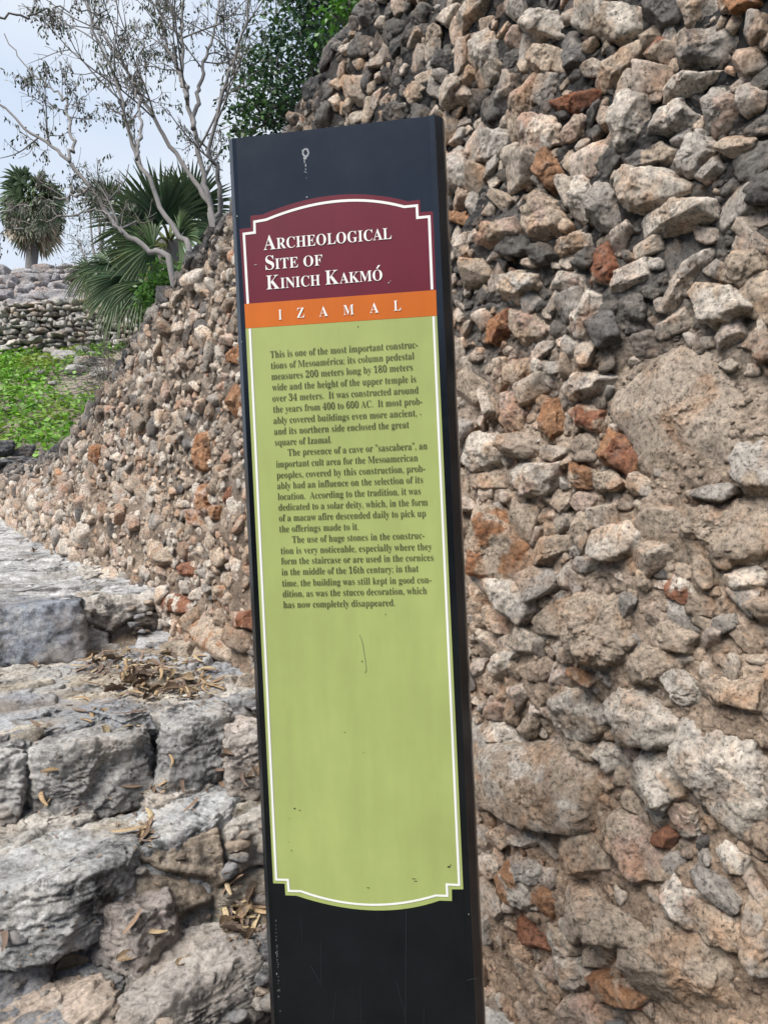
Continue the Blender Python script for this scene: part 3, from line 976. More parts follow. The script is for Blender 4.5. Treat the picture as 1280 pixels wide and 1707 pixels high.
def step_sheet():
    # tread-and-riser sheet with irregular stones worked into it
    prof = np.array([(0.75, -.03), (1.47, 0.0), (1.49, .20), (1.84, .21), (1.88, .39), (2.17, .40), (2.24, .64), (2.72, .66), (2.82, .88), (4.18, .95), (4.24, 1.17), (4.62, 1.20)])
    seg = np.linalg.norm(np.diff(prof, axis=0), axis=1)
    cum = np.concatenate([[0], np.cumsum(seg)])
    nu, nv = 640, 430
    u = np.linspace(0, cum[-1], nu)
    pa, pz = np.interp(u, cum, prof[:, 0]), np.interp(u, cum, prof[:, 1])
    ker = np.hanning(15); ker /= ker.sum()
    pad = lambda q: np.convolve(np.pad(q, 7, mode='edge'), ker, 'valid')
    pa, pz = pad(pa), pad(pz)
    ta, tz = np.gradient(pa), np.gradient(pz)
    ln = np.hypot(ta, tz); na, nz = -tz / ln, ta / ln
    b = np.linspace(-.35, 2.5, nv)
    U, B = np.meshgrid(u, b, indexing='ij')
    Q = np.stack([U, B, U * 0], -1).reshape(-1, 3)
    rg = np.random.default_rng(17)
    seeds = np.stack([rg.uniform(0, cum[-1], 240), rg.uniform(-.35, 2.5, 240)], 1)
    wq = Q[:, :2] + .06 * np.stack([pn(Q * 5 + 2), pn(Q * 5 + 22)], 1)
    wq = wq * np.array((1.0, 0.62)); sd = seeds * np.array((1.0, .62))
    F1 = np.full(len(Q), 9.); F2 = np.full(len(Q), 9.); ID = np.zeros(len(Q), int)
    for k in range(len(sd)):
        d = np.hypot(wq[:, 0] - sd[k, 0], wq[:, 1] - sd[k, 1])
        closer = d < F1
        F2 = np.where(closer, F1, np.minimum(F2, d))
        ID = np.where(closer, k, ID)
        F1 = np.where(closer, d, F1)
    edge = F2 - F1
    lift = rg.normal(0, .014, 240)[ID]
    disp = lift * sstep(0, .03, edge) - .028 * sstep(.022, 0., edge)
    disp = disp + .035 * fbm(Q * 4.2 + 3, 3) + .016 * fbm(Q * 17 + 1, 4, .6)
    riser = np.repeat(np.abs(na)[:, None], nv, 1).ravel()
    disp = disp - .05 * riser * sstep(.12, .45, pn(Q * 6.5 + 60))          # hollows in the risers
    lam = fbm(Q * np.array((14, 3, 1)) + 9, 3) * 3
    disp = disp + .008 * (lam - np.floor(lam)) - .012
    wob = (.06 * pn(np.stack([B * 1.7, B * 0, np.round(U * 1.3) * 0 + pz[:, None].repeat(nv, 1) * 2.0], -1).reshape(-1, 3)))
    A = pa[:, None] + (na[:, None] * disp.reshape(U.shape)) + wob.reshape(U.shape)
    Zz = pz[:, None] + nz[:, None] * disp.reshape(U.shape)
    W = ab_pt(A, B, Zz).reshape(-1, 3)
    pal = np.array([(.44, .44, .445), (.52, .50, .47), (.55, .50, .42), (.47, .39, .31), (.33, .335, .355), (.58, .55, .51)])
    base = pal[rg.integers(0, 6, 240)][ID]
    lime = np.array((.56, .49, .385))
    x = fbm(Q * 2.1 + 14, 4)
    k1 = sstep(.05, .3, x)[:, None] * .75
    c = base * (1 - k1) + lime * k1
    c = c * (1 + .35 * fbm(Q * 8 + 4, 3))[:, None]
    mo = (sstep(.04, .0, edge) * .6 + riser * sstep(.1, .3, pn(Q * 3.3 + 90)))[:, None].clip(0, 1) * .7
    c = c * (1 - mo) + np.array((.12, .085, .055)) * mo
    al = np.clip(.38 + .75 * fbm(Q * 3 + 33, 3), 0, .95)
    F = grid_faces(nu, nv)
    if np.cross(W[F[0, 1]] - W[F[0, 0]], W[F[0, 2]] - W[F[0, 0]])[2] < 0:
        F = F[:, ::-1]
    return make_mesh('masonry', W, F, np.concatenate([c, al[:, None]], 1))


stairs = empty('stone_steps', tuple(ab_pt(2.0, 0.8, 0.3)), category='steps',
               label='worn grey stone steps with rough slabs and dead leaves, climbing beside the rubble wall')
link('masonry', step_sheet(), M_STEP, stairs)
link('path', ground_mesh('path', 4.22, 11.2, 700, -0.6, 4.5, 300, 'path'), M_PATH, kind='structure')

STEP = [  # crop, height, thickness, tint, crust, outline of the top
 ((0, 1267, 2.909), .42, .30, (0.429, 0.390, 0.358), .35, '620,1130 670,900 760,840 1100,790 1200,890 1270,950 1000,1050 850,1110 680,1190'),
 ((0, 1267, 2.909), .40, .22, (0.520, 0.429, 0.358), .20, '-120,1060 250,1025 430,1040 530,1150 520,1200 360,1250 200,1330 -120,1330'),
 ((0, 1267, 2.909), .395, .2, (0.403, 0.403, 0.403), .3, '300,990 430,905 640,900 650,950 580,1090 540,1105 430,1040'),
 ((0, 1267, 2.909), .40, .2, (0.520, 0.429, 0.351), .1, '20,930 120,810 240,760 285,800 280,860 150,920'),
 ((0, 1267, 2.909), .405, .2, (0.481, 0.448, 0.403), .2, '300,900 400,830 580,790 600,840 430,900 350,940'),
 ((0, 1267, 2.909), .66, .21, (0.520, 0.520, 0.514), .3, '-200,335 250,300 560,297 635,400 560,470 330,560 -200,620'),
 ((0, 1267, 2.909), .68, .22, (0.546, 0.559, 0.566), .5, '655,262 760,190 1080,100 1270,105 1290,180 1100,240 930,320 790,430 725,380'),
 ((0, 1267, 2.909), .55, .16, (0.429, 0.377, 0.351), .4, '460,590 560,560 800,540 810,640 640,740 470,680'),
 ((0, 1267, 2.909), .665, .12, (0.585, 0.546, 0.494), .1, '-100,330 0,260 350,200 450,260 300,300 0,330'),
 ((0, 1267, 2.909), .69, .12, (0.546, 0.501, 0.455), .1, '700,140 820,60 1080,0 1120,30 1000,110 780,170'),
 ((0, 840, 2.909), .88, .26, (0.429, 0.416, 0.403), .35, '150,1150 300,1085 560,1010 700,1070 690,1105 520,1135 330,1165 180,1175'),
 ((0, 840, 2.909), .90, .27, (0.442, 0.436, 0.429), .25, '780,1020 830,955 1070,930 1110,975 1060,1025 900,1060 790,1060'),
 ((0, 840, 2.909), .86, .22, (0.481, 0.429, 0.390), .2, '1090,1060 1150,1010 1250,1040 1250,1110 1110,1130'),
 ((0, 840, 2.909), .88, .24, (0.468, 0.455, 0.442), .35, '-200,1120 0,1090 130,1150 90,1185 -200,1215'),
 ((0, 840, 2.909), .90, .07, (0.390, 0.397, 0.410), .2, '-100,1000 240,920 510,985 420,1040 0,1100'),
 ((0, 840, 2.909), .905, .06, (0.377, 0.390, 0.416), .1, '390,960 540,925 720,1000 560,1035'),
 ((0, 840, 2.909), .92, .06, (0.221, 0.227, 0.247), .3, '415,700 480,655 620,660 570,710'),
 ((0, 840, 2.909), .93, .06, (0.351, 0.364, 0.390), .1, '610,650 720,615 820,690 790,760 690,750'),
 ((0, 840, 2.909), .92, .05, (0.520, 0.507, 0.488), .1, '-60,830 200,740 400,735 340,830 80,935'),
 ((0, 840, 2.909), 1.19, .30, (0.260, 0.280, 0.319), .3, '-60,450 60,430 200,425 370,440 385,478 200,496 -60,505'),
 ((0, 840, 2.909), 1.19, .30, (0.351, 0.358, 0.370), .3, '405,388 560,362 690,355 725,385 690,404 560,407 420,412'),
 ((0, 840, 2.909), 1.0, .2, (0.546, 0.546, 0.559), .1, '745,500 790,505 815,600 760,610'),
 ((0, 840, 2.909), 1.24, .08, (0.546, 0.520, 0.481), .05, '300,350 420,325 440,355 330,370'),
 ((0, 840, 2.909), 1.30, .08, (0.559, 0.520, 0.468), .05, '390,300 480,285 520,305 420,320'),
 ((0, 840, 2.909), .70, .2, (0.494, 0.429, 0.377), .1, '830,1280 1000,1230 1240,1170 1260,1200 1080,1290'),
]
rng = np.random.default_rng(5)
for crop, z, th, tc, cr, txt in STEP:
    th = th * (.88 if th > .12 else 1.0)
    pts = np.array([[float(x) for x in q.split(',')] for q in txt.split()]) / crop[2] + np.array(crop[:2])
    top = np.array([at_z(p[0], p[1], z) for p in pts])
    c0 = top.mean(0)
    top = c0 + (top - c0) * np.array((1.1, 1.1, 1.0))
    q = top[:, :2] - c0[:2]
    L = np.abs(q).max()
    ar = 0.5 * np.sum(q[:, 0] * np.roll(q[:, 1], -1) - np.roll(q[:, 0], -1) * q[:, 1])
    if ar < 0:
        q = q[::-1]
    N, c = [], []
    for i in range(len(q)):
        a, b = q[i], q[(i + 1) % len(q)]
        e = b - a; ln = np.hypot(*e)
        if ln < 1e-4:
            continue
        nx, ny = e[1] / ln, -e[0] / ln
        d = max(nx * a[0] + ny * a[1], 0.2 * L)
        t = R_(rng.uniform(-4, 16))
        N.append((nx * math.cos(t), ny * math.cos(t), math.sin(t))); c.append(d * math.cos(t) + th * 0.5 * abs(math.sin(t)))
    for _ in range(3):
        t, ph = R_(rng.uniform(2, 9)), rng.uniform(0, 6.28)
        N.append((math.sin(t) * math.cos(ph), math.sin(t) * math.sin(ph), math.cos(t))); c.append(th * rng.uniform(.47, .56))
    N.append((0, 0, -1)); c.append(th * 0.6)
    D, F = ico(6)
    D = D * np.array((1, 1, max(0.35, min(1, 1.5 * th / L)))); D /= np.linalg.norm(D, axis=1)[:, None]
    V = D * radial(D, np.array(N), np.array(c), 16)[:, None]
    Pn = V + rng.random(3) * 50
    disp = 0.034 * fbm(Pn * 5, 4, .55) + 0.013 * fbm(Pn * 22, 3, .6)
    lam = fbm(Pn * np.array((4, 4, 14)), 3) * 4
    disp = disp + 0.012 * (lam - np.floor(lam)) - .012 * np.abs(pn(Pn * 30)) - .03 * sstep(.16, .38, pn(Pn * 7 + 3)) * (np.abs(D[:, 2]) < .7)
    V = V + D * disp[:, None] * min(1.0, L / 0.18)
    V = V + c0 - np.array((0, 0, th * 0.5))
    x = fbm(V * 5, 3)
    colr = np.array(tc) * (1 + 0.3 * x)[:, None]
    al = np.clip(cr + 0.1 + 0.8 * fbm(V * 4 + 9, 3), 0, 1)
    link('step_slab', make_mesh('step_slab', V, F, np.concatenate([colr, al[:, None]], 1)), M_STEP, stairs)

# loose rubble filling the risers, part of the steps
bag = Bag()
for k in range(500):
    a = rng.choice([1.89, 2.25, 2.82, 4.24]) + rng.normal(0.0, 0.05)
    b = abs(rng.normal(0.0, 0.75)) if rng.random() < .8 else rng.uniform(0, 2.2)
    z = float(stair_z(a - 0.12)) + rng.random() * max(0.0, float(stair_z(a + 0.12)) - 0.01 - float(stair_z(a - 0.12)))
    r = rng.uniform(0.008, 0.035)
    V, F = unit_rock(3 if r > .015 else 2, rng, p=12, rough=.09)
    V = V * r * np.array((1.2, .9, .6)) + ab_pt(a, b, z)
    g = rng.uniform(.7, 1.15)
    tc = np.array([(.36, .33, .30), (.38, .31, .25), (.25, .25, .255)][rng.integers(3)]) * g
    bag.add(V, F, np.array((*tc, rng.uniform(0.1, .6))))
for k in range(1200):                                    # crumbs and pebbles on the treads
    a = rng.uniform(1.6, 6.5); b = abs(rng.normal(0.1, 0.45)) if a > 2.8 else rng.uniform(0, 1.6)
    r = rng.uniform(0.004, 0.013)
    V, F = unit_rock(2, rng, p=10, rough=.1)
    V = V * r + ab_pt(a, b, float(soft_stair_z(a)) - (0.035 if a < 4.24 else 0.0))
    tc = np.array([(.36, .33, .30), (.38, .31, .25), (.42, .40, .37)][rng.integers(3)])
    bag.add(V, F, np.array((*tc, .1)))
link('rubble_fill', bag.mesh('rubble_fill'), M_STEP, stairs, kind='stuff')

# the wide ground sheet, and the ground behind and below the camera
M_SOIL = NB('dry_soil')
M_SOIL.base(M_SOIL.mix(M_SOIL.noise(0.9, 6), (0.16, 0.13, 0.09), (0.27, 0.24, 0.2)))
M_SOIL.bump(M_SOIL.noise(14, 8, .7), .8, .04)
M_SOIL = M_SOIL.m
s_ = 400.0
M_TURF = NB('dull_turf')
M_TURF.base(M_TURF.mix(M_TURF.noise(2.5, 7, .7), (0.03, 0.034, 0.016), (0.075, 0.07, 0.04)))
M_TURF.bump(M_TURF.noise(30, 6, .7), .8, .03)
M_TURF = M_TURF.m
link('ground', make_mesh('ground', [(-s_, -s_, -.06), (s_, -s_, -.06), (s_, s_, -.06), (-s_, s_, -.06)], [[0, 1, 2, 3]]), M_TURF, kind='structure')

# mound of rubble soil behind the wall crest
a = np.linspace(-0.4 + A0, S_END + A0 + 1.5, 120); b = np.linspace(0.25, 9.0, 60)
A, B = np.meshgrid(a, b, indexing='ij')
hz = P0[2] + np.minimum(crest_h(A - A0), 2.2) * WUP[2] - 0.16 + 0.10 * np.clip(B - 1.5, 0, 8) * np.clip(1.2 - 0.18 * (A - A0), 0.0, 1)
P = np.stack([A, B, A * 0], -1).reshape(-1, 3)
hz = hz + (0.08 * fbm(P * 1.5, 4)).reshape(A.shape) - 0.25 * sstep(0.8, 0.2, B)
W = ab_pt(A, -B - 0.15, hz).reshape(-1, 3)
F = grid_faces(120, 60)
if np.cross(W[F[0, 1]] - W[F[0, 0]], W[F[0, 2]] - W[F[0, 0]])[2] < 0:
    F = F[:, ::-1]
link('mound', make_mesh('mound', W, F), M_SOIL, kind='structure')

# far green slope
def slope_z(Y):
    return np.where(Y < 17.3, 2.35 + 0.43 * (Y - 10.3), np.where(Y < 20.5, 5.36 + (Y - 17.3) * 0.30, 8.1 + 0.02 * (Y - 20.5)))


xs = np.linspace(-16, 4, 110)
ys = np.concatenate([np.linspace(9.75, 17.3, 90), np.linspace(17.9, 20.4, 10), np.linspace(20.55, 60, 20)])
X, Yy = np.meshgrid(xs, ys, indexing='ij')
P = np.stack([X, Yy, X * 0], -1).reshape(-1, 3)
Z = slope_z(Yy) + np.where(Yy < 17.3, 1, .2) * (0.16 * fbm(P * .8, 4)).reshape(X.shape)
Z[:, 0] = 1.2
W = np.stack([X, Yy, Z], -1).reshape(-1, 3)
F = grid_faces(len(xs), len(ys))
if np.cross(W[F[5, 1]] - W[F[5, 0]], W[F[5, 2]] - W[F[5, 0]])[2] < 0:
    F = F[:, ::-1]
link('hillside', make_mesh('hillside', W, F), M_SOIL, kind='structure')

# leafy ground cover on it
M_LEAF = tinted('leaf', 0.45, 0.4, 0.35, 6, .3)
rng = np.random.default_rng(8)
n = 34000
gx = rng.uniform(-13, -2.0, n * 2); gy = 9.9 + 7.4 * rng.random(n * 2) ** 0.8
cov = fbm(np.stack([gx * .45, gy * .45, gx * 0 + 3], 1), 3)
keep = (cov > -0.5 + 0.55 * sstep(-5.2, -3.8, gx + 0.25 * (gy - 12)))
gx, gy = gx[keep][:n], gy[keep][:n]
P = np.stack([gx, gy, gx * 0], 1)
gz = slope_z(gy) + 0.16 * fbm(P * .8, 4)
n = len(gx)
hgt = rng.random(n) * 0.16
ctr = np.stack([gx, gy, gz + 0.02 + hgt], 1)
sz = rng.uniform(0.03, 0.065, n)
d1 = rng.normal(size=(n, 3)); d1[:, 2] *= .35; d1 /= np.linalg.norm(d1, axis=1)[:, None]
up = np.tile((0, -0.35, 1.0), (n, 1)) + 0.55 * rng.normal(size=(n, 3))
d2 = np.cross(up, d1); d2 /= np.linalg.norm(d2, axis=1)[:, None]
V = np.stack([ctr - d1 * sz[:, None], ctr + d2 * sz[:, None] * .62, ctr + d1 * sz[:, None], ctr - d2 * sz[:, None] * .62], 1).reshape(-1, 3)
F = np.arange(4 * n).reshape(n, 4)
c = np.array((.075, .20, .02)) + rng.random((n, 1)) * np.array((.08, .10, .012)) + (hgt[:, None] - .08) * np.array((.3, .6, .02))
dry = sstep(-.05, .35, fbm(np.stack([gx * .8, gy * .8, gx * 0 + 31], 1), 3))[:, None] * (.35 + .5 * rng.random((n, 1)))
c = c * (1 - dry) + np.array((.21, .24, .05)) * dry
c = c * (.65 + .7 * rng.random((n, 1)))
hole = (((gx + 5.25) / .95) ** 2 + ((gy - 14.7) / 1.3) ** 2 < 1 + .5 * rng.normal(size=n)).repeat(4)
keepf = ~hole.reshape(n, 4)[:, 0]
V = V.reshape(n, 4, 3)[keepf].reshape(-1, 3); c = c[keepf]; F = F[:len(c)]
link('ground_cover', make_mesh('ground_cover', V, F, np.repeat(c, 4, 0)), M_LEAF, kind='stuff')

# ------------------------------------------------------------------ far masonry
def rock_course(bag, p0, p1, zlo, rows, rowh, rng, tint, jitter=.35, depth=.3, lev=3, p=10):
    p0, p1 = np.array(p0, float), np.array(p1, float)
    L = np.linalg.norm(p1 - p0)
    ax = (p1 - p0) / L
    pe = np.cross(ax, (0, 0, 1.0))
    for r in range(rows):
        x = rng.uniform(-.2, 0)
        while x < L:
            w = rowh * rng.choice([.7, 1.0, 1.3, 1.7, 2.4]) * rng.uniform(.85, 1.2)
            V, F = unit_rock(lev, rng, k=4, p=p, rough=.04, angular=.25)
            hh = rowh * rng.uniform(.36, .62)
            V = V * np.array((w * .52, depth * rng.uniform(.5, .7), hh))
            c = p0 + ax * (x + w / 2) + np.array((0, 0, zlo + (r + .5) * rowh + rng.normal(0, rowh * .08)))
            W = V[:, :1] * ax + V[:, 1:2] * pe + V[:, 2:] * np.array((0, 0, 1.0)) + c + pe * rng.normal(0, .02)
            t = np.array(tint) * rng.uniform(1 - jitter, 1 + jitter)
            bag.add(W, F, np.array((*t, rng.uniform(.0, .12))))
            x += w * rng.uniform(.92, 1.0)


rng = np.random.default_rng(31)
# low wall closing the end of the path
end_pt = wall_pt(S_END - .25, 0, 0.1)
bag = Bag()
p1 = (end_pt[0] + .3, end_pt[1] + .4, 0)
p0 = (end_pt[0] - 7.0, end_pt[1] - 0.4, 0)
rock_course(bag, p0, p1, 1.62, 6, .13, rng, (.54, .49, .44), .3, .3)
o = link('kerb_wall', bag.mesh('kerb_wall'), M_FAR, category='wall',
         label='low wall of small pale stones closing the far end of the path below the boulders')

for (px, py, Y, rx, rz, tc, lab) in [
        (4, 750, 9.6, .17, .11, (.2, .205, .21), 'dark grey rounded boulder at the foot of the green slope, beside the picture edge'),
        (40, 754, 9.7, .15, .09, (.27, .275, .285), 'broad grey boulder at the foot of the green slope, next to the rubble wall'),
        (24, 770, 9.35, .36, .055, (.25, .255, .27), 'flat dark grey slab lying under the two boulders at the end of the path')]:
    V, F = unit_rock(5, rng, k=9, p=9, rough=.09)
    c = at(px, py, Y)
    V = V * np.array((rx, rx * .7, rz)) + c
    link('boulder', make_mesh('boulder', V, F, np.tile((*tc, .45), (len(V), 1))), M_FAR, label=lab, category='boulder', group='boulders below the green slope')

# dry stone wall across the top of the slope
bag = Bag()
rock_course(bag, (-13, 17.35, 0), (-1, 17.35, 0), 5.15, 11, .12, rng, (.68, .64, .59), .25, .5, 3, 16)
link('dry_stone_wall', bag.mesh('dry_stone_wall'), M_FAR, category='wall', label='dry stone wall of small pale stones above the green slope')
# big weathered blocks stepping up behind it
bag = Bag()
for k in range(8):
    rock_course(bag, (-13, 17.9 + .34 * k, 0), (-1, 17.9 + .34 * k, 0), 6.26 + .235 * k, 1, .26, rng, (.53, .51, .52), .2, .8, 3, 40)
    rock_course(bag, (-13, 17.72 + .34 * k, 0), (-1, 17.72 + .34 * k, 0), 6.24 + .235 * k, 1, .09, rng, (.62, .57, .52), .25, .4, 2, 16)
link('stepped_platform', bag.mesh('stepped_platform'), M_FAR, category='ruin', label='ruined stepped platform of long grey blocks carrying the distant palm')

# rubble lying on the slope
k = 0
for (px, py, r) in [(85, 588, .26), (112, 596, .34), (146, 606, .3), (98, 604, .22), (128, 616, .24), (155, 592, .2), (70, 622, .12),
                    (165, 620, .24), (14, 682, .13), (88, 640, .1), (140, 585, .22), (178, 606, .2), (75, 600, .16), (60, 565, .15)]:
    Y = 10.2
    while Y < 17 and at(px, py, Y)[2] > float(slope_z(np.array(Y))) + .1:
        Y += .05
    V, F = unit_rock(4, rng, k=8, p=14, rough=.08)
    V = V * np.array((r, r * .8, r * .55)) * .8 + at(px, py, Y - .05)
    g = rng.uniform(.85, 1.15)
    link('rubble_stone', make_mesh('rubble_stone', V, F, np.tile((.50 * g, .485 * g, .46 * g, .25), (len(V), 1))), M_FAR,
         label='pale loose stone lying on the leafy green slope below the dry stone wall', category='stone', group='loose stones on the green slope')

# ------------------------------------------------------------------ the sign
def sign_uv(px, py, yaw, D=1.29):
    o = CAM + ray(590, 800) / np.linalg.norm(ray(590, 800)) * D
    ux = np.array((math.cos(yaw), -math.sin(yaw), 0))
    nn = np.array((-math.sin(yaw), -math.cos(yaw), 0))
    d = ray(px, py)
    q = CAM + d * (((o - CAM) @ nn) / (d @ nn)) - o
    return q @ ux, q[2], o, ux, nn


lo, hi = 0.0, R_(20)
for _ in range(40):
    yw = (lo + hi) / 2
    pts = [sign_uv(px, py, yw)[:2] for px, py in ((408.4, 506.7), (454.4, 1472), (726.5, 483.6), (771.6, 1482))]
    if (pts[0][1] - pts[1][1]) < (pts[2][1] - pts[3][1]):
        lo = yw
    else:
        hi = yw
YAW = yw
_, _, SO, SU, SN = sign_uv(590, 800, YAW)


def uv(px, py):
    return np.array(sign_uv(px, py, YAW)[:2])


def sp(u, v, d=0.0):
    return SO + SU * u + np.array((0, 0, 1.0)) * v + SN * d


def sheet(name, pts, d, mat, parent, thick=0.0):
    """flat film outline (u, v points) lying on the sign face"""
    from mathutils.geometry import tessellate_polygon
    tris = tessellate_polygon([[Vector((p[0], p[1], 0)) for p in pts]])
    F = []
    for t in tris:
        a, b, c = (pts[k] for k in t)
        cr = (b[0] - a[0]) * (c[1] - a[1]) - (b[1] - a[1]) * (c[0] - a[0])
        F.append(tuple(t) if cr > 0 else tuple(t)[::-1])
    me = make_mesh(name, [sp(p[0], p[1], d) for p in pts], F, None, False)
    return link(name, me, mat, parent)


def ribbon(name, pts, w, d, mat, parent, closed=False):
    """mitred flat line along u, v points"""
    pts = [np.array(p) for p in pts]
    L, Rr = [], []
    n = len(pts)
    for i in range(n):
        a = pts[i] - pts[i - 1] if i > 0 or closed else pts[1] - pts[0]
        b = pts[(i + 1) % n] - pts[i] if i < n - 1 or closed else pts[-1] - pts[-2]
        a = a / np.linalg.norm(a); b = b / np.linalg.norm(b)
        na, nb_ = np.array((-a[1], a[0])), np.array((-b[1], b[0]))
        m = na + nb_
        m = m / max((m @ na), .35)
        L.append(pts[i] + m * w / 2); Rr.append(pts[i] - m * w / 2)
    V = [sp(q[0], q[1], d) for q in L] + [sp(q[0], q[1], d) for q in Rr]
    F = [[i, i + 1, n + i + 1, n + i] for i in range(n - 1)]
    me = make_mesh(name, V, F, None, False)
    a_ = Vector(np.cross(np.array(V[1]) - np.array(V[0]), np.array(V[n]) - np.array(V[0])))
    if a_.dot(Vector(SN)) > 0:
        pass
    return link(name, me, mat, parent)


M_BLACK = NB('satin_black_metal')
M_BLACK.b.inputs['Specular IOR Level'].default_value = 0.7
M_BLACK.b.inputs['Roughness'].default_value = 0.3
M_BLACK.base(M_BLACK.mix(M_BLACK.ramp(M_BLACK.noise(9, 6, .7), [(.35, 0.), (.7, 1.)]), (.003, .004, .006), (.006, .0075, .011)))
_sm = M_BLACK.ramp(M_BLACK.noise(5, 6, .65), [(.3, .12), (.75, .22)])
M_BLACK.l.new(_sm, M_BLACK.b.inputs['Roughness'])
M_BLACK = M_BLACK.m


def vinyl(name, c, var=.08):
    b = NB(name)
    b.b.inputs['Roughness'].default_value = .5
    b.b.inputs['Specular IOR Level'].default_value = .22
    n1 = b.ramp(b.noise(5, 6, .6), [(.3, 1 - var), (.7, 1 + var)])
    st = b.ramp(b.noise(1.0, 5, .6, vec=b.mapped((26, 26, 4))), [(.35, 1 - var * .6), (.65, 1 + var * .5)])
    b.base(b.mix(1., b.mix(1., c, n1, 'MULTIPLY'), st, 'MULTIPLY'))
    return b.m


M_MAROON = vinyl('maroon_vinyl', (.105, .007, .02))
M_ORANGE = vinyl('orange_vinyl', (.45, .105, .009))
M_GREEN = vinyl('pale_green_vinyl', (.285, .335, .115))
M_WHITE = vinyl('white_vinyl', (.66, .66, .64), .04)
M_GREYL = vinyl('grey_vinyl', (.33, .34, .27), .05)
M_INK = vinyl('dark_olive_ink', (.06, .06, .03), .2)

u_l, u_r = uv(430, 900)[0], uv(745, 900)[0]
u_l, u_r = uv(414, 640)[0] - .0005, uv(733.5, 640)[0] + .0005       # face insert
vtop_l, vtop_r = uv(391, 231)[1], uv(716, 193.8)[1]
GZ = -SO[2]                                                           # ground level in v
sign = empty('information_sign', tuple(sp((u_l + u_r) / 2, GZ, 0)), category='sign',
             label='tall black monolith sign with maroon, orange and green panel of printed text')
kt = (vtop_r - vtop_l) / (u_r - u_l)


def top_v(u):
    return vtop_l + kt * (u - u_l)


# post: plan profile (u, depth) extruded, upper end cut on a slight slope
prof = [(u_l - .0005, 0), (u_l - .0065, .0015), (u_l - .0075, .001), (u_l - .0155, -.008), (u_l - .0175, -.014), (u_l - .0175, -.052), (u_l - .006, -.064),
        (u_r + .006, -.064), (u_r + .0235, -.054), (u_r + .0245, -.050), (u_r + .0245, -.016), (u_r + .0225, -.0095), (u_r + .0115, .0005), (u_r + .0105, .0018), (u_r + .0005, .0012), (u_r + .0005, 0)]
n = len(prof)
V, F = [], []
vs_levels = [GZ - .05, GZ + .6, GZ + 1.2, None]
for lv in vs_levels:
    for (u, d) in prof:
        V.append(sp(u, top_v(u) + .0005 if lv is None else lv, d))
faces = []
for k in range(3):
    for i in range(n):
        j = (i + 1) % n
        faces.append([k * n + i, k * n + j, (k + 1) * n + j, (k + 1) * n + i])
import bmesh
bm = bmesh.new()
bv = [bm.verts.new(p) for p in V]
for f in faces:
    bm.faces.new([bv[i] for i in f])
bm.faces.new(bv[3 * n:4 * n])
bm.faces.new(bv[0:n][::-1])
bmesh.ops.recalc_face_normals(bm, faces=bm.faces[:])
# small chamfer round the top end
me = bpy.data.meshes.new('post'); bm.to_mesh(me); bm.free()
link('post', me, M_BLACK, sign)
# face insert: black sheet between the two rims, a hair behind them
sheet('face_plate', [(u_l, GZ + .001), (u_r, GZ + .001), (u_r, top_v(u_r) - .0015), (u_l, top_v(u_l) - .0015)], .0007, M_BLACK, sign)
cap = [(u, d * .985) for u, d in prof]

# base plate in the ground
bm = bmesh.new()
bmesh.ops.create_cube(bm, size=1)
bmesh.ops.scale(bm, vec=(.46, .16, .05), verts=bm.verts)
bmesh.ops.bevel(bm, geom=bm.edges[:], offset=.008, segments=2, affect='EDGES')
bmesh.ops.rotate(bm, cent=(0, 0, 0), matrix=Matrix.Rotation(-YAW, 3, 'Z'), verts=bm.verts)
bmesh.ops.translate(bm, vec=Vector(sp((u_l + u_r) / 2, GZ + .0, -.03)), verts=bm.verts)
me = bpy.data.meshes.new('footing'); bm.to_mesh(me); bm.free()
link('footing', me, plain('cast_concrete', (.3, .28, .25), .9, .2, .2, 30), sign)


def q8(x, y):
    return uv(370 + x / 3.122, 180 + y / 3.122)


def q1(x, y):
    return uv(420 + x / 3.2, 1400 + y / 3.2)


def arc(p0, p1, p2, n=18):
    """circle-like arc through three u,v points (quadratic)"""
    p0, p1, p2 = map(np.array, (p0, p1, p2))
    c = 2 * p1 - .5 * (p0 + p2)
    return [(1 - t) ** 2 * p0 + 2 * t * (1 - t) * c + t * t * p2 for t in np.linspace(0, 1, n)]


# maroon heading with its stepped, arched top
head = [q8(120, 1021), q8(93, 632), q8(152, 625), q8(150, 562)] + arc(q8(212, 556), q8(590, 455), q8(968, 487)) + [q8(1030, 479), q8(1033, 543), q8(1100, 539), q8(1113, 948)]
hp = sheet('heading_panel', head, .0012, M_MAROON, sign)
hline = [q8(137, 1020), q8(116, 657), q8(172, 650), q8(171, 594)] + arc(q8(232, 583), q8(600, 487), q8(948, 516)) + [q8(1014, 510), q8(1017, 573), q8(1078, 567), q8(1093, 946)]
ribbon('border_line', hline, .0042, .0016, M_WHITE, hp)
band = sheet('orange_band', [q8(118.5, 1021), q8(1113.5, 948), q8(1118, 1082), q8(125, 1148)], .0013, M_ORANGE, sign)
gtop = [q8(125, 1149), q8(1118, 1083)]
green = [gtop[0], gtop[1], q1(1126, 262), q1(1065, 262), q1(1066, 324), q1(1000, 322)] + arc(q1(1000, 322), q1(640, 374), q1(238, 296))[1:] + [q1(180, 294), q1(176, 232), q1(115, 230)]
gp = sheet('text_panel', green, .0012, M_GREEN, sign)
gl = [q8(147, 1150), q1(131, 209), q1(193, 211), q1(198, 270), q1(262, 271)] + arc(q1(262, 271), q1(620, 343), q1(980, 294))[1:] + [q1(1041, 296), q1(1038, 235), q1(1104, 238), q8(1100, 1086)]
ribbon('border_line', gl, .0036, .0018, M_WHITE, gp)
ribbon('border_grey_line', [p + np.array((.0023, 0.0008)) for p in gl], .0011, .0015, M_GREYL, gp)  # thin grey line offset beside the white border


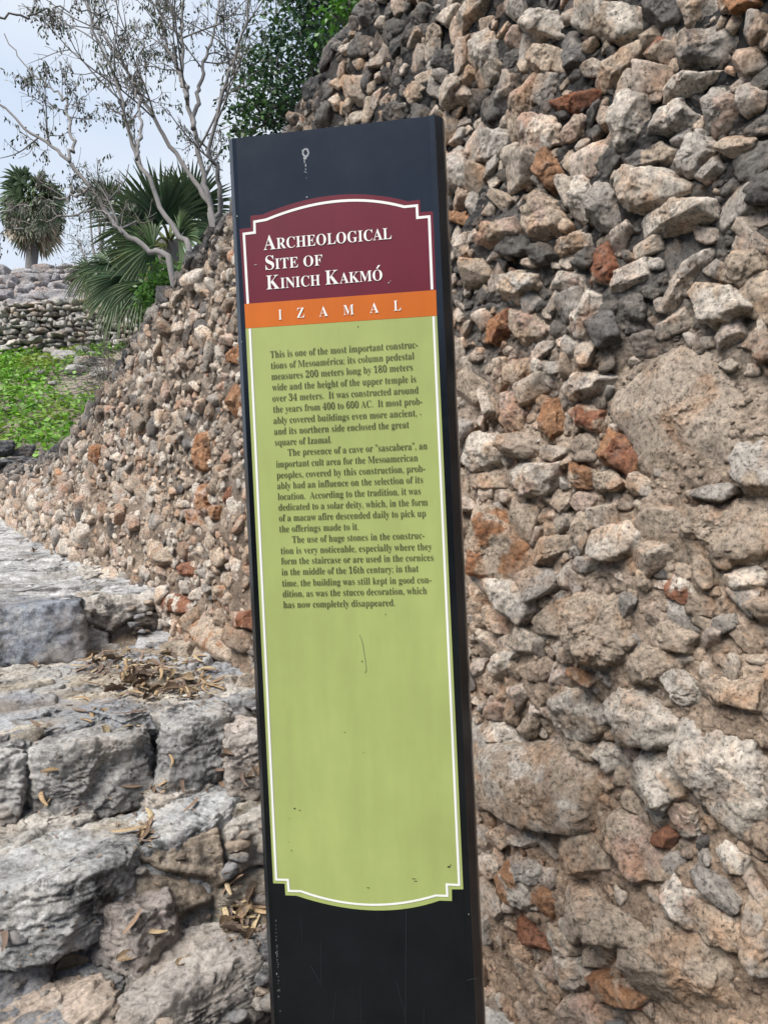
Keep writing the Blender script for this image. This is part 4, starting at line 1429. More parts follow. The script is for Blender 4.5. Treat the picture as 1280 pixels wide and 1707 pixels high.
# ---- lettering: serif letter outlines kept in the font itself (mathematical bold letters), thinned
def serif(s):
    r = ''
    for ch in s:
        if 'A' <= ch <= 'Z':
            r += chr(0x1D400 + ord(ch) - 65)
        elif 'a' <= ch <= 'z':
            r += chr(0x1D41A + ord(ch) - 97)
        elif '0' <= ch <= '9':
            r += chr(0x1D7CE + ord(ch) - 48)
        else:
            r += ch
    return r


_tc = {}


def glyphs(s, off):
    """letter mesh of a string at size 1"""
    if (s, off) in _tc:
        return _tc[(s, off)]
    cu = bpy.data.curves.new('lettering', 'FONT')
    cu.body = serif(s)
    cu.size = 1.0
    cu.offset = off
    cu.resolution_u = 3
    o = bpy.data.objects.new('lettering', cu)
    COL.objects.link(o)
    bpy.context.view_layer.update()
    dg = bpy.context.evaluated_depsgraph_get()
    me = bpy.data.meshes.new_from_object(o.evaluated_get(dg))
    V = np.array([v.co[:2] for v in me.vertices]) if len(me.vertices) else np.zeros((0, 2))
    F = [list(p.vertices) for p in me.polygons]
    bpy.data.objects.remove(o)
    bpy.data.curves.remove(cu)
    bpy.data.meshes.remove(me)
    _tc[(s, off)] = (V, F)
    return V, F


class Letters:
    def __init__(self):
        self.V, self.F = [], []

    def put(self, V2, F, d):
        n0 = len(self.V)
        self.V += [tuple(sp(p[0], p[1], d)) for p in V2]
        self.F += [[i + n0 for i in f] for f in F]

    def build(self, name, mat, parent):
        me = bpy.data.meshes.new(name)
        me.from_pydata(self.V, [], self.F)
        me.update()
        return link(name, me, mat, parent)


CAPH = np.ptp(glyphs('E', 0.0)[0][:, 1])


def line(L, s, p0, p1, cap, d, off=-.004, accents=()):
    """set s between two u,v points; cap = capital height in metres; accents = indices of letters carrying an acute"""
    V, F = glyphs(s, off)
    x0, x1 = V[:, 0].min(), V[:, 0].max()
    e = np.array(p1) - np.array(p0)
    ln = np.linalg.norm(e)
    ex = e / ln
    ey = np.array((-ex[1], ex[0]))
    ky = cap / CAPH
    kx = ln / (x1 - x0)
    Q = np.array(p0) + (V[:, :1] - x0) * kx * ex + V[:, 1:] * ky * ey
    L.put(Q, F, d)
    for i in accents:
        a = glyphs(s[:i], off)[0][:, 0].max() if i else x0
        b = glyphs(s[:i + 1], off)[0][:, 0].max()
        cx = (a + b) / 2 + .02
        yb = (V[:, 1].max() if s[i].isupper() else .49)
        yb = CAPH * 1.0 + .05 if s[i].isupper() else .50
        tri = np.array([(cx - .05, yb), (cx + .03, yb), (cx + .16, yb + .17), (cx + .04, yb + .17)])
        Q = np.array(p0) + (tri[:, :1] - x0) * kx * ex + tri[:, 1:] * ky * ey
        L.put(Q, [[0, 1, 2, 3]], d)


def runs(L, parts, p0, p1, cap_big, cap_small, d, off):
    """small capitals: parts = list of (text, big?, accent?) spread between p0 and p1"""
    e = np.array(p1) - np.array(p0)
    ln = np.linalg.norm(e); ex = e / ln; ey = np.array((-ex[1], ex[0]))
    x = 0; items = []
    for t, big, acc in parts:
        if t == ' ':
            x += .24
            continue
        k = 1.0 if big else cap_small / cap_big
        V, F = glyphs(t, off)
        w = np.ptp(V[:, 0])
        items.append((V, F, x, k, acc, w))
        x += w * k + .045
    tot = x - .045
    kx = ln / tot
    ky = cap_big / CAPH
    for V, F, x0, k, acc, w in items:
        Q = np.array(p0) + ((V[:, :1] - V[:, 0].min()) * k + x0) * kx * ex + V[:, 1:] * k * ky * ey
        L.put(Q, F, d)
        if acc:
            cx = x0 + w * k - .34 * k
            yb = CAPH * k + .06
            tri = np.array([(cx - .06, yb), (cx + .03, yb), (cx + .17, yb + .16), (cx + .05, yb + .16)])
            L.put(np.array(p0) + tri[:, :1] * kx * ex + tri[:, 1:] * ky * ey, [[0, 1, 2, 3]], d)


PXM = np.linalg.norm(uv(590, 800) - uv(590, 900)) / 100
L = Letters()
runs(L, [('A', 1, 0), ('RCHEOLOGICAL', 0, 0)], q8(220, 742), q8(884, 683), 75 / 3.122 * PXM, 57 / 3.122 * PXM, .0022, -.004)
runs(L, [('S', 1, 0), ('ITE', 0, 0), (' ', 0, 0), ('OF', 0, 0)], q8(230, 845), q8(525, 820), 73 / 3.122 * PXM, 55 / 3.122 * PXM, .0022, -.004)
runs(L, [('K', 1, 0), ('INICH', 0, 0), (' ', 0, 0), ('K', 1, 0), ('AKM', 0, 0), ('O', 0, 1)], q8(235, 947), q8(836, 898), 73 / 3.122 * PXM, 55 / 3.122 * PXM, .0022, -.004)
L.build('heading_lettering', M_WHITE, hp)
for ch, cx, w, y in (('I', 306, 18, 1103), ('Z', 412, 38, 1093), ('A', 531, 46, 1086), ('M', 661, 54, 1078), ('A', 794, 46, 1068), ('L', 914, 38, 1056)):
    L = Letters()
    line(L, ch, q8(cx - w / 2, y + .035 * w), q8(cx + w / 2, y - .035 * w), 52 / 3.122 * PXM, .0023, -.007)
    L.build('letter', M_WHITE, band)
L = Letters()
T2, T3 = (430, 560, 4.129), (430, 780, 4.129)
for o_, s, a, b, acc in [
    (T2, 'This is one of the most important construc-', (88, 152), (1100, 82), ()),
    (T2, 'tions of Mesoamerica; its column pedestal', (92, 228), (1075, 160), (15,)),
    (T2, 'measures 200 meters long by 180 meters', (96, 303), (1065, 237), ()),
    (T2, 'wide and the height of the upper temple is', (100, 377), (1088, 318), ()),
    (T2, 'over 34 meters.  It was constructed around', (103, 453), (1105, 395), ()),
    (T2, 'the years from 400 to 600 AC.  It most prob-', (108, 528), (1130, 472), ()),
    (T2, 'ably covered buildings even more ancient,', (110, 605), (1093, 552), ()),
    (T2, 'and its northern side enclosed the great', (115, 680), (1040, 632), ()),
    (T2, 'square of Izamal.', (120, 755), (508, 735), ()),
    (T2, 'The presence of a cave or "sascabera", an', (208, 825), (1165, 778), ()),
    (T2, 'important cult area for the Mesoamerican', (128, 905), (1100, 860), ()),
    (T3, 'peoples, covered by this construction, prob-', (132, 72), (1150, 25), ()),
    (T3, 'ably had an influence on the selection of its', (136, 145), (1135, 102), ()),
    (T3, 'location.  According to the tradition, it was', (140, 220), (1120, 180), ()),
    (T3, 'dedicated to a solar deity, which, in the form', (145, 293), (1168, 257), ()),
    (T3, 'of a macaw afire descended daily to pick up', (148, 367), (1155, 333), ()),
    (T3, 'the offerings made to it.', (150, 442), (693, 425), ()),
    (T3, 'The use of huge stones in the construc-', (238, 515), (1145, 485), ()),
    (T3, 'tion is very noticeable, especially where they', (160, 592), (1197, 562), ()),
    (T3, 'form the staircase or are used in the cornices', (163, 663), (1207, 637), ()),
    (T3, 'in the middle of the 16th century; in that', (166, 738), (1105, 713), ()),
    (T3, 'time, the building was still kept in good con-', (170, 815), (1192, 790), ()),
    (T3, 'dition, as was the stucco decoration, which', (174, 888), (1162, 865), ()),
    (T3, 'has now completely disappeared.', (178, 963), (943, 948), ()),
]:
    A_ = uv(o_[0] + a[0] / o_[2], o_[1] + a[1] / o_[2]); B_ = uv(o_[0] + b[0] / o_[2], o_[1] + b[1] / o_[2])
    line(L, s, A_, B_, 47 / 4.129 * PXM, .0020, -.0055, acc)
L.build('body_lettering', M_INK, gp)

# marks on the sign: bird dropping, scratch, specks
M_DROP = plain('dried_dropping', (.26, .27, .29), .9, .1, .3, 300)
V, F = [], []
rng = np.random.default_rng(77)


def blob(bag, cx, cy, rx, ry, d, n=14, conv=uv):
    c = conv(cx, cy)
    k = PXM
    an = np.linspace(0, 2 * math.pi, n, endpoint=False)
    rr = 1 + .3 * (rng.random(n) - .5)
    V = [sp(c[0], c[1], d)] + [sp(c[0] + math.cos(t) * rx * k * r, c[1] + math.sin(t) * ry * k * r, d) for t, r in zip(an, rr)]
    F = [[0, 1 + i, 1 + (i + 1) % n] for i in range(n)]
    bag.add(V, F)


bag = Bag()
an = np.linspace(0, 6.28, 20)
c = uv(510, 256)
for t in an[:-1]:                                   # ring-shaped splash
    blob(bag, 510 + 4.6 * math.cos(t) + rng.normal(0, .4), 255 + 6 * math.sin(t), 1.5, 1.7, .0013 + rng.random() * 1e-4, 8)
for x, y, rx, ry in [(509, 264, 3, 3), (508, 270, 1, 3), (510, 276, .9, 3), (510, 283, .7, 2), (508.5, 287, 1, 1), (511, 288, .7, 1), (511, 297, .5, .8), (512, 329, 1.6, 1)]:
    blob(bag, x, y, rx, ry, .0014 + rng.random() * 1e-4, 9)
link('bird_dropping', bag.mesh('bird_dropping', False), M_DROP, sign)
M_SPECK = plain('dark_speck', (.03, .032, .018), .8, .2)
pts = [uv(430 + x / 4.129, 1020 + y / 4.129) for x, y in ((700, 155), (712, 185), (722, 220), (730, 270), (738, 320), (745, 370), (747, 400), (737, 418))]
ribbon('scratch', pts, .0011, .0017, plain('scratch_grey', (.15, .17, .08), .8), gp)
bag = Bag()
for x, y, rx, ry in [(603.8, 1102, 1.4, 1), (491.5, 1347, 2.0, 1.1), (500, 1350, 1.5, .7), (483, 1364, .8, .6), (482, 1403, .6, .6), (486.5, 1417, .8, 1.2), (748, 1444, 2.6, 1.5),
                     (751, 1441, 1.3, .8), (614, 1479, 2.6, .6), (690, 1464, 4, .5), (693, 1468, 3.4, .5), (606, 1254, .7, .7), (701, 691, .9, .9), (740, 700, .6, .6), (597, 545, .9, 1.3), (575, 1220, 1.5, .4), (643, 1024, .5, 2)]:
    blob(bag, x, y, rx, ry, .0018 + rng.random() * 1e-4, 8)
link('dirt_speck', bag.mesh('dirt_speck', False), M_SPECK, gp, kind='stuff')
M_PALE = plain('paint_chip', (.35, .34, .32), .9)
bag = Bag()
for x, y, rx, ry in [(396, 361, .8, 1.4), (426.5, 442, 3, .6), (461, 1587, .5, 1.6), (462, 1622, .6, 1.8), (464, 1650, .4, 1.2), (465, 1660, .4, 1.4), (781, 1523, .6, 1.2), (404, 570, .5, .8), (648, 472, 1.5, 1), (651, 469, .8, .8)]:
    blob(bag, x, y, rx, ry, .0021 + rng.random() * 1e-4, 7)
for k in range(26):
    y = rng.uniform(1530, 1690)
    blob(bag, 456.5 + (y - 1472) * .0555 + rng.normal(0, .5), y, .3, rng.uniform(.5, 1.4), .0021, 6)
link('paint_chip', bag.mesh('paint_chip', False), M_PALE, sign, kind='stuff')
M_HAIR = plain('hairline_scratch', (.03, .034, .042), .5)
bag = Bag()
for x0, y0, x1, y1, w in [(677, 1517, 676, 1705, .5), (518, 1608, 536, 1640, .5), (536, 1570, 535, 1640, .35), (560, 1650, 556, 1700, .35), (660, 1632, 675, 1690, .4), (502, 1530, 505, 1570, .35), (778, 1633, 795, 1629, .9), (600, 1640, 603, 1705, .3), (707, 1675, 706, 1707, .3)]:
    a, b = uv(x0, y0), uv(x1, y1)
    e = (b - a) / np.linalg.norm(b - a); nrm = np.array((-e[1], e[0])) * w * PXM / 2
    bag.add([sp(*(a + nrm), .0019), sp(*(a - nrm), .0019), sp(*(b - nrm), .0019), sp(*(b + nrm), .0019)], [[0, 1, 2], [0, 2, 3]])
link('hairline_scratch', bag.mesh('hairline_scratch', False), M_HAIR, sign, kind='stuff')

# ------------------------------------------------------------------ plants
M_BARK = NB('grey_bark')
M_BARK.base(M_BARK.mix(M_BARK.noise(9, 6, .7), (.11, .102, .10), (.23, .22, .212)))
M_BARK.bump(M_BARK.noise(40, 6, .7), .5, .01)
M_BARK = M_BARK.m
M_TWIG = plain('dry_twig', (.16, .145, .13), .9, .1, .3, 12)
M_FROND = tinted('palm_frond', .5, .35, .2, 5, .25)
M_LEAFD = tinted('broad_leaf', .4, .45, .3, 8, .25)


def smooth_path(P, n):
    P = np.asarray(P, float)
    m = len(P)
    Q = np.concatenate([[2 * P[0] - P[1]], P, [2 * P[-1] - P[-2]]])
    out = []
    for t in np.linspace(0, m - 1 - 1e-6, n):
        i = int(t); f = t - i
        a, b, c, d = Q[i], Q[i + 1], Q[i + 2], Q[i + 3]
        out.append(.5 * ((2 * b) + (-a + c) * f + (2 * a - 5 * b + 4 * c - d) * f * f + (-a + 3 * b - 3 * c + d) * f ** 3))
    return np.array(out)


def tube(bag, P, r0, r1, sides=6, col=None):
    P = np.asarray(P)
    n = len(P)
    tg = np.gradient(P, axis=0)
    tg /= np.linalg.norm(tg, axis=1)[:, None] + 1e-9
    ref = np.array((.13, .9, .41))
    x = np.cross(tg, ref); x /= np.linalg.norm(x, axis=1)[:, None] + 1e-9
    y = np.cross(tg, x)
    rr = np.linspace(r0, r1, n)
    P = np.concatenate([P[:1], P]); x = np.concatenate([x[:1], x]); y = np.concatenate([y[:1], y]); rr = np.concatenate([[r0 * .05], rr]); n += 1
    an = np.linspace(0, 2 * math.pi, sides, endpoint=False)
    V = P[:, None] + rr[:, None, None] * (np.cos(an)[None, :, None] * x[:, None] + np.sin(an)[None, :, None] * y[:, None])
    F = []
    for i in range(n - 1):
        for j in range(sides):
            k = (j + 1) % sides
            F.append((i * sides + j, i * sides + k, (i + 1) * sides + k, (i + 1) * sides + j))
    bag.add(V.reshape(-1, 3), F, col)


def leaf_quads(bag, ctr, d1, up, ln, wd, col):
    d1 = d1 / (np.linalg.norm(d1, axis=1)[:, None] + 1e-9)
    d2 = np.cross(up, d1); d2 /= np.linalg.norm(d2, axis=1)[:, None] + 1e-9
    n = len(ctr)
    V = np.stack([ctr, ctr + d1 * (ln * .45)[:, None] + d2 * (wd * .5)[:, None], ctr + d1 * ln[:, None], ctr + d1 * (ln * .45)[:, None] - d2 * (wd * .5)[:, None]], 1).reshape(-1, 3)
    bag.add(V, np.arange(4 * n).reshape(n, 4), np.repeat(col, 4, 0))


def bare_tree(stems, Y, label, seed, n_side=9, spread=1.0, leafy=1.0):
    """stems: list of (photo-pixel outline, depth slope, base radius, tip radius)"""
    rng = np.random.default_rng(seed)
    wood, twig, lf, pod = Bag(), Bag(), Bag(), Bag()
    b0 = at(*stems[0][0][0], Y)
    t = empty('bare_tree', tuple(b0 + np.array((0, 0, -.5))), category='tree', label=label)
    tips = []

    def grow(P, r0, lvl, L):
        """side shoots along the polyline P"""
        nS = [n_side, 5, 4][lvl]
        for k in range(nS):
            u = rng.uniform(.18 if lvl == 0 else .12, .98)
            i = min(int(u * (len(P) - 1)), len(P) - 2)
            base = P[i]
            dr = P[i + 1] - P[i]; dr = dr / (np.linalg.norm(dr) + 1e-9)
            side = rng.normal(size=3); side[1] *= .7
            side = side - dr * (side @ dr); side /= np.linalg.norm(side)
            an = R_(rng.uniform(28, 62))
            d = dr * math.cos(an) + side * math.sin(an) + np.array((0, 0, .12))
            ln = L * rng.uniform(.3, .62) * (1.15 - .6 * u)
            pts = [base]
            m = 5
            for q in range(m):
                d = d + .15 * rng.normal(size=3) + np.array((0, 0, .05 if lvl < 2 else -.05))
                d /= np.linalg.norm(d)
                pts.append(pts[-1] + d * ln / m)
            Q = smooth_path(pts, 9)
            ra = max(r0 * (.34 - .16 * u) if lvl == 0 else r0 * .5, .0019)
            tube(wood if lvl == 0 else twig, Q, ra, max(ra * .35, .0013), 5 if lvl == 0 else 4)
            if lvl < 2:
                grow(Q, ra, lvl + 1, ln * .85)
            else:
                tips.append(Q[-1]); tips.append(Q[5])

    for P, dy, r0, r1 in stems:
        n = len(P)
        pts = [at(p[0], p[1], Y + dy * i / (n - 1)) for i, p in enumerate(P)]
        if r0 > .028:
            pts = [pts[0] + np.array((0, 0, -.45))] + pts
        Q = smooth_path(pts, 34)
        Q[2:] += .009 * rng.normal(size=Q[2:].shape)
        tube(wood, Q, r0 * .82, r1 * .8, 8)
        L = np.linalg.norm(np.diff(Q, axis=0), axis=1).sum()
        grow(Q[6:], r0, 0, L * .62 * spread)
    tips = np.array(tips)
    k = rng.permutation(len(tips))[:int(len(tips) * .14 * leafy)]
    for p in tips[k]:                                      # sparse hanging leaflets along a short rachis
        m = int(rng.integers(3, 9))
        ax = rng.normal(size=3) * np.array((1, 1, .35)); ax /= np.linalg.norm(ax)
        c = p + ax * np.linspace(0, .11, m)[:, None] - np.array((0, 0, 1)) * np.linspace(0, .03, m)[:, None]
        d1 = np.tile((0, 0, -1.), (m, 1)) + .45 * rng.normal(size=(m, 3))
        g = rng.uniform(.7, 1.3)
        leaf_quads(lf, c, d1, rng.normal(size=(m, 3)), rng.uniform(.03, .055, m), rng.uniform(.010, .017, m), np.tile(np.array((.05, .065, .035)) * g, (m, 1)))
    k = rng.permutation(len(tips))[:int(len(tips) * .25)]
    for p in tips[k]:                                      # little round fruits on threads
        q = p + np.array((rng.normal(0, .01), rng.normal(0, .01), -rng.uniform(.03, .10)))
        tube(twig, np.array([p, (p + q) / 2 + .004 * rng.normal(size=3), q]), .0012, .001, 3)
        D, F = ico(1)
        pod.add(D * np.array((.006, .006, .009)) + q, F, np.array((.07, .06, .04)))
    link('trunk', wood.mesh('trunk'), M_BARK, t)
    link('twigs', twig.mesh('twigs'), M_TWIG, t, kind='stuff')
    link('leaves', lf.mesh('leaves', False), M_LEAFD, t, kind='stuff')
    link('fruits', pod.mesh('fruits'), M_LEAFD, t, kind='stuff')
    return t


bare_tree([([(357, 366), (338, 325), (300, 265), (262, 205), (232, 150), (190, 85), (150, 20), (120, -60)], .9, .029, .008),
           ([(354, 362), (340, 300), (322, 210), (306, 130), (302, 60), (309, 0), (318, -80)], .3, .031, .008),
           ([(360, 366), (368, 330), (362, 285), (350, 250), (366, 180), (392, 100), (412, 20), (425, -60)], -.3, .0285, .007),
           ([(322, 215), (328, 170), (342, 100), (362, 30), (370, -60)], .8, .022, .008),
           ([(312, 165), (298, 115), (272, 55), (262, -40)], .6, .022, .008)],
          5.6, 'tall bare grey tree with many upright stems rising behind the wall beside the sign', 41)
bare_tree([([(318, 418), (296, 390), (272, 350), (245, 290), (226, 262), (214, 215), (198, 150), (172, 90), (148, 10), (135, -60)], .7, .0285, .008),
           ([(228, 266), (236, 200), (226, 130), (245, 60)], .8, .015, .006)],
          5.3, 'slender bare tree leaning left in front of the fan palm', 43, 8, .8)
bare_tree([([(288, 437), (255, 420), (215, 395), (190, 368), (160, 325), (118, 272), (84, 240), (48, 220), (0, 175), (-40, 150)], .5, .0282, .007),
           ([(116, 270), (122, 235), (112, 190), (104, 160), (60, 130), (10, 60)], .8, .014, .005),
           ([(150, 312), (120, 330), (60, 338), (-20, 360)], .9, .012, .004),
           ([(205, 390), (170, 352), (110, 360), (40, 380), (-30, 395)], .3, .010, .004)],
          5.1, 'lowest bare tree arching far to the left over the palms', 47, 9, .7)
bare_tree([([(-60, 20), (20, 28), (90, 14), (160, 24), (190, 8)], .5, .010, .003)],
          4.6, 'thin bare bough reaching in from the upper picture edge', 53, 6, .5, .6)


def fan(name, hub, ax, side, rad, n, rng, tint, parent, base=None, open_=130, droop=.35, wid=.055, tipcol=None):
    """one fan leaf: folded blades spreading from the hub, with its stalk"""
    bag = Bag()
    ax = ax / np.linalg.norm(ax)
    side = side - ax * (side @ ax); side = side / np.linalg.norm(side)
    nrm = np.cross(ax, side)
    if base is not None:
        mid = (np.array(base) + hub) / 2 + np.array((0, 0, .08)) * np.linalg.norm(hub - base)
        tube(bag, smooth_path([base, mid, hub], 8), rad * .035, rad * .022, 4, np.array((.16, .19, .06)))
    for an in np.linspace(-R_(open_), R_(open_), n):
        an = an + rng.normal(0, .02)
        d = ax * math.cos(an) + side * math.sin(an)
        w = np.cross(d, nrm)
        L = rad * (1 - .22 * abs(an) / R_(open_)) * rng.uniform(.9, 1.06)
        ts = np.array((0, .25, .5, .75, 1.))
        ctr = hub + d * (L * ts)[:, None] + np.array((0, 0, -1.)) * (droop * L * ts ** 2.4 * rng.uniform(.6, 1.5))[:, None] + nrm * (.06 * L * math.sin(3 * an))
        ww = wid * rad * np.array((.25, .9, 1., .7, .05))
        V = np.concatenate([ctr + w * ww[:, None], ctr - nrm * (ww * .6)[:, None], ctr - w * ww[:, None]])
        F = []
        for i in range(4):
            F += [(i, i + 1, 6 + i, 5 + i), (5 + i, 6 + i, 11 + i, 10 + i)]
        g = rng.uniform(.6, 1.4)
        c = np.tile(np.array(tint) * g, (15, 1))
        if tipcol is not None:
            kk = np.tile(ts ** 2, 3)[:, None]
            c = c * (1 - kk) + np.array(tipcol) * kk
        bag.add(V, F, c)
    link(name, bag.mesh(name, False), M_FROND, parent)


rng = np.random.default_rng(61)
cen = at(283, 405, 6.4)
fp = empty('fan_palm', tuple(cen + np.array((0, 0, -1.2))), category='palm', label='dark green fan palm with spiky leaves hanging over the wall, below the bare trees')
bag = Bag(); tube(bag, smooth_path([cen + np.array((.05, .1, -1.6)), cen + np.array((0, .05, -.8)), cen], 8), .13, .11, 10)
link('trunk', bag.mesh('trunk'), M_BARK, fp)
G1, G2, YL = (.07, .135, .07), (.10, .17, .07), (.18, .20, .09)
for hx, hy, Yh, dx, dy, rr, n, op, dr, tint in [
        (272, 372, 6.0, -.35, -1, 118, 34, 105, .12, G1), (318, 352, 6.6, .25, -1, 100, 30, 100, .12, G1), (236, 372, 6.5, -.9, -.6, 100, 30, 100, .2, G1),
        (300, 398, 5.8, .5, -.7, 85, 28, 110, .25, G2), (255, 410, 5.8, -.9, -.1, 95, 30, 110, .35, G2), (182, 440, 5.9, -.8, .35, 72, 30, 120, .55, G1),
        (206, 462, 5.7, -.3, 1, 95, 34, 95, .35, G1), (240, 472, 5.6, .1, 1, 82, 32, 95, .35, G2), (222, 432, 6.3, -.9, .2, 80, 28, 110, .4, G1),
        (330, 400, 6.8, .9, -.5, 80, 26, 110, .2, G1), (290, 360, 7.0, -.1, -1, 105, 28, 100, .1, G1), (150, 452, 6.3, -.9, .5, 52, 26, 110, .5, G2),
        (268, 440, 6.0, -.2, .9, 70, 28, 110, .4, YL), (180, 335, 7.0, -.6, -.8, 60, 24, 100, .2, G1)]:
    h = at(hx, hy, Yh)
    h2 = at(hx + dx * 50, hy + dy * 50, Yh - .1 + rng.normal(0, .06))
    ax = h2 - h
    sd = np.cross(ax, (rng.normal(0, .25), 1, rng.normal(0, .25)))
    fan('frond', h, ax, sd, rr * .95 * Yh / FPX, int(n * 1.6), rng, tint, fp, cen, op, dr, .026, (.14, .17, .08))

# the distant palm on the platform
YP = 20.4
base = at(53, 447, YP); crown = at(55, 342, YP)
dp = empty('fan_palm', tuple(base), category='palm', label='distant palm with a round shaggy crown and dead fronds, standing on the stepped platform')
bag = Bag(); tube(bag, smooth_path([base + np.array((0, 0, -.4)), base, (base + crown) / 2 + np.array((.02, 0, 0)), crown], 10), .17, .12, 10)
link('trunk', bag.mesh('trunk'), M_BARK, dp)
for k in range(84):
    el = math.asin(np.clip(1 - 2 * (k + .5) / 84, -1, 1)); az = k * 2.39996
    el = el * .9
    d = np.array((math.cos(el) * math.cos(az), math.cos(el) * math.sin(az), math.sin(el)))
    hub = crown + d * np.array((.50, .50, .88)) * rng.uniform(.7, 1.05) + np.array((0, 0, -.12))
    dead = el < -.25
    tint = (.36, .31, .23) if dead and rng.random() < .8 else (.11, .155, .085)
    ax = d + np.array((0, 0, -.35 if not dead else -1.0))
    fan('frond', hub, ax, np.cross(ax, rng.normal(size=3)), rng.uniform(.44, .58), 15, rng, tint, dp, crown, 95, .3 if not dead else .15, .07)


def leafy(name, lumps, n, ln, wd, tints, label, cat, seed, trunk=None, mat=None, upb=.3):
    """crown of single leaves spread through uneven lumps (x, y, Y, radius in photo pixels)"""
    rng = np.random.default_rng(seed)
    c0 = at(lumps[0][0], lumps[0][1], lumps[0][2])
    t = empty(name, tuple(c0 - np.array((0, 0, .8))), category=cat, label=label)
    bag, tw = Bag(), Bag()
    wsum = sum(l[3] ** 2 for l in lumps)
    root = np.array(trunk) if trunk is not None else c0 - np.array((0, 0, .8))
    for (px, py, Y, rp) in lumps:
        c = at(px, py, Y); r = rp * Y / FPX
        m = int(n * rp * rp / wsum)
        ncl = max(4, m // 14)
        d = rng.normal(size=(ncl, 3)); d /= np.linalg.norm(d, axis=1)[:, None]
        cc = c + d * (r * rng.uniform(.25, 1.08, ncl) ** .6)[:, None]
        cc = cc + .25 * r * np.stack([pn(cc * 3 + 5), pn(cc * 3 + 25), pn(cc * 3 + 45)], 1)
        for q in cc[:max(6, ncl // 3)]:
            tube(tw, smooth_path([c + (root - c) * .15, (c + q) / 2 + .05 * r * rng.normal(size=3), q], 5), .006, .0025, 4)
        tube(tw, smooth_path([root, (root + c) / 2 + .06 * rng.normal(size=3), c], 8), .022, .008, 5)
        idx = rng.integers(0, ncl, m)
        p = cc[idx] + rng.normal(size=(m, 3)) * ln * 1.1
        d1 = rng.normal(size=(m, 3)) + (p - cc[idx]) / ln + np.array((0, 0, -.4))
        up = rng.normal(size=(m, 3)) * .6 + np.array((0, -.2, 1.))
        tt = np.array(tints)[rng.choice(len(tints), ncl)][idx] * rng.uniform(.7, 1.35, (m, 1))
        leaf_quads(bag, p, d1, up, ln * rng.uniform(.7, 1.25, m), wd * rng.uniform(.7, 1.2, m), tt)
    link('branches', tw.mesh('branches'), M_BARK, t)
    link('crown', bag.mesh('crown', False), M_LEAFD, t)
    return t


DK = [(.018, .048, .022), (.026, .066, .025), (.04, .095, .028), (.014, .038, .022), (.055, .13, .03)]
leafy('leafy_tree', [(520, 110, 6.4, 75), (455, 150, 6.3, 62), (560, 40, 6.6, 80), (500, 30, 6.5, 60), (430, 200, 6.2, 44), (480, 190, 6.3, 42), (400, 225, 6.1, 26),
                     (600, -40, 6.8, 90), (510, -60, 6.6, 80), (640, -140, 7.0, 90), (400, 165, 6.5, 30), (445, 90, 6.6, 40)],
      9500, .062, .030, DK, 'dark green leafy tree spilling over the wall crest above the sign', 'tree', 71, at(560, 200, 7.2))
leafy('leafy_bush', [(580, 2, 5.6, 20), (560, 28, 5.7, 13), (596, -20, 5.7, 22)], 480, .055, .03, [(.08, .22, .02), (.06, .17, .02)],
      'bright green young leaves at the wall crest in front of the dark tree', 'bush', 73, at(600, 60, 6.0))
leafy('leafy_bush', [(262, 482, 5.4, 22), (280, 465, 5.4, 18), (248, 500, 5.5, 16), (292, 450, 5.5, 14)], 1000, .04, .022, [(.05, .14, .02), (.08, .18, .025), (.03, .09, .02)],
      'small bright green bush on the wall crest under the fan palm', 'bush', 74, at(285, 500, 5.6))
leafy('feathery_shrub', [(140, 440, 8.5, 34), (180, 420, 8.7, 38), (130, 400, 9, 26), (150, 345, 9.2, 32), (182, 330, 9.4, 34), (160, 300, 9.4, 22)], 1900, .07, .008, [(.06, .08, .05), (.08, .1, .06)],
      'thin feathery grey-green shrub seen between the two palms', 'shrub', 75, at(170, 470, 8.7))

# dry brush beside the slope
rng = np.random.default_rng(83)
br = empty('dry_brush', tuple(at(190, 640, 7.2)), category='brush', label='tangle of dry grey twigs in front of the rubble on the green slope')
bag = Bag()
for k in range(80):
    p = at(rng.uniform(165, 235), rng.uniform(600, 680), rng.uniform(6.9, 7.8))
    d = np.array((-.7, 0, .5)) + .7 * rng.normal(size=3)
    pts = [p]
    for q in range(5):
        d = d + .35 * rng.normal(size=3); d /= np.linalg.norm(d)
        pts.append(pts[-1] + d * rng.uniform(.06, .13))
    Q = smooth_path(pts, 10)
    tube(bag, Q, .0045, .0015, 4)
    for j in range(3):
        d2 = d + rng.normal(size=3) * .7
        tube(bag, np.array([Q[3 + j], Q[3 + j] + d2 * .08, Q[3 + j] + d2 * .17 + .02 * rng.normal(size=3)]), .002, .001, 3)
link('twigs', bag.mesh('twigs'), M_TWIG, br)

# trees across the way, behind the camera: the sign mirrors their dark line
rng = np.random.default_rng(88)
bag = Bag()
for k in range(26):
    an = R_(180 + (k - 12.5) * 5.4)
    rr = rng.uniform(13, 18)
    c = np.array((math.sin(an) * rr, math.cos(an) * rr, rng.uniform(1.8, 2.6)))
    R3 = np.array((rng.uniform(1.6, 2.4), rng.uniform(1.6, 2.4), rng.uniform(2.2, 3.2)))
    m = 420
    d = rng.normal(size=(m, 3)); d /= np.linalg.norm(d, axis=1)[:, None]
    p = c + d * R3 * (rng.random((m, 1)) ** .35)
    leaf_quads(bag, p, rng.normal(size=(m, 3)), rng.normal(size=(m, 3)), rng.uniform(.35, .6, m), rng.uniform(.25, .4, m), np.tile((.03, .06, .025), (m, 1)) * rng.uniform(.7, 1.3, (m, 1)))
link('tree_line', bag.mesh('tree_line', False), M_LEAFD, kind='stuff')

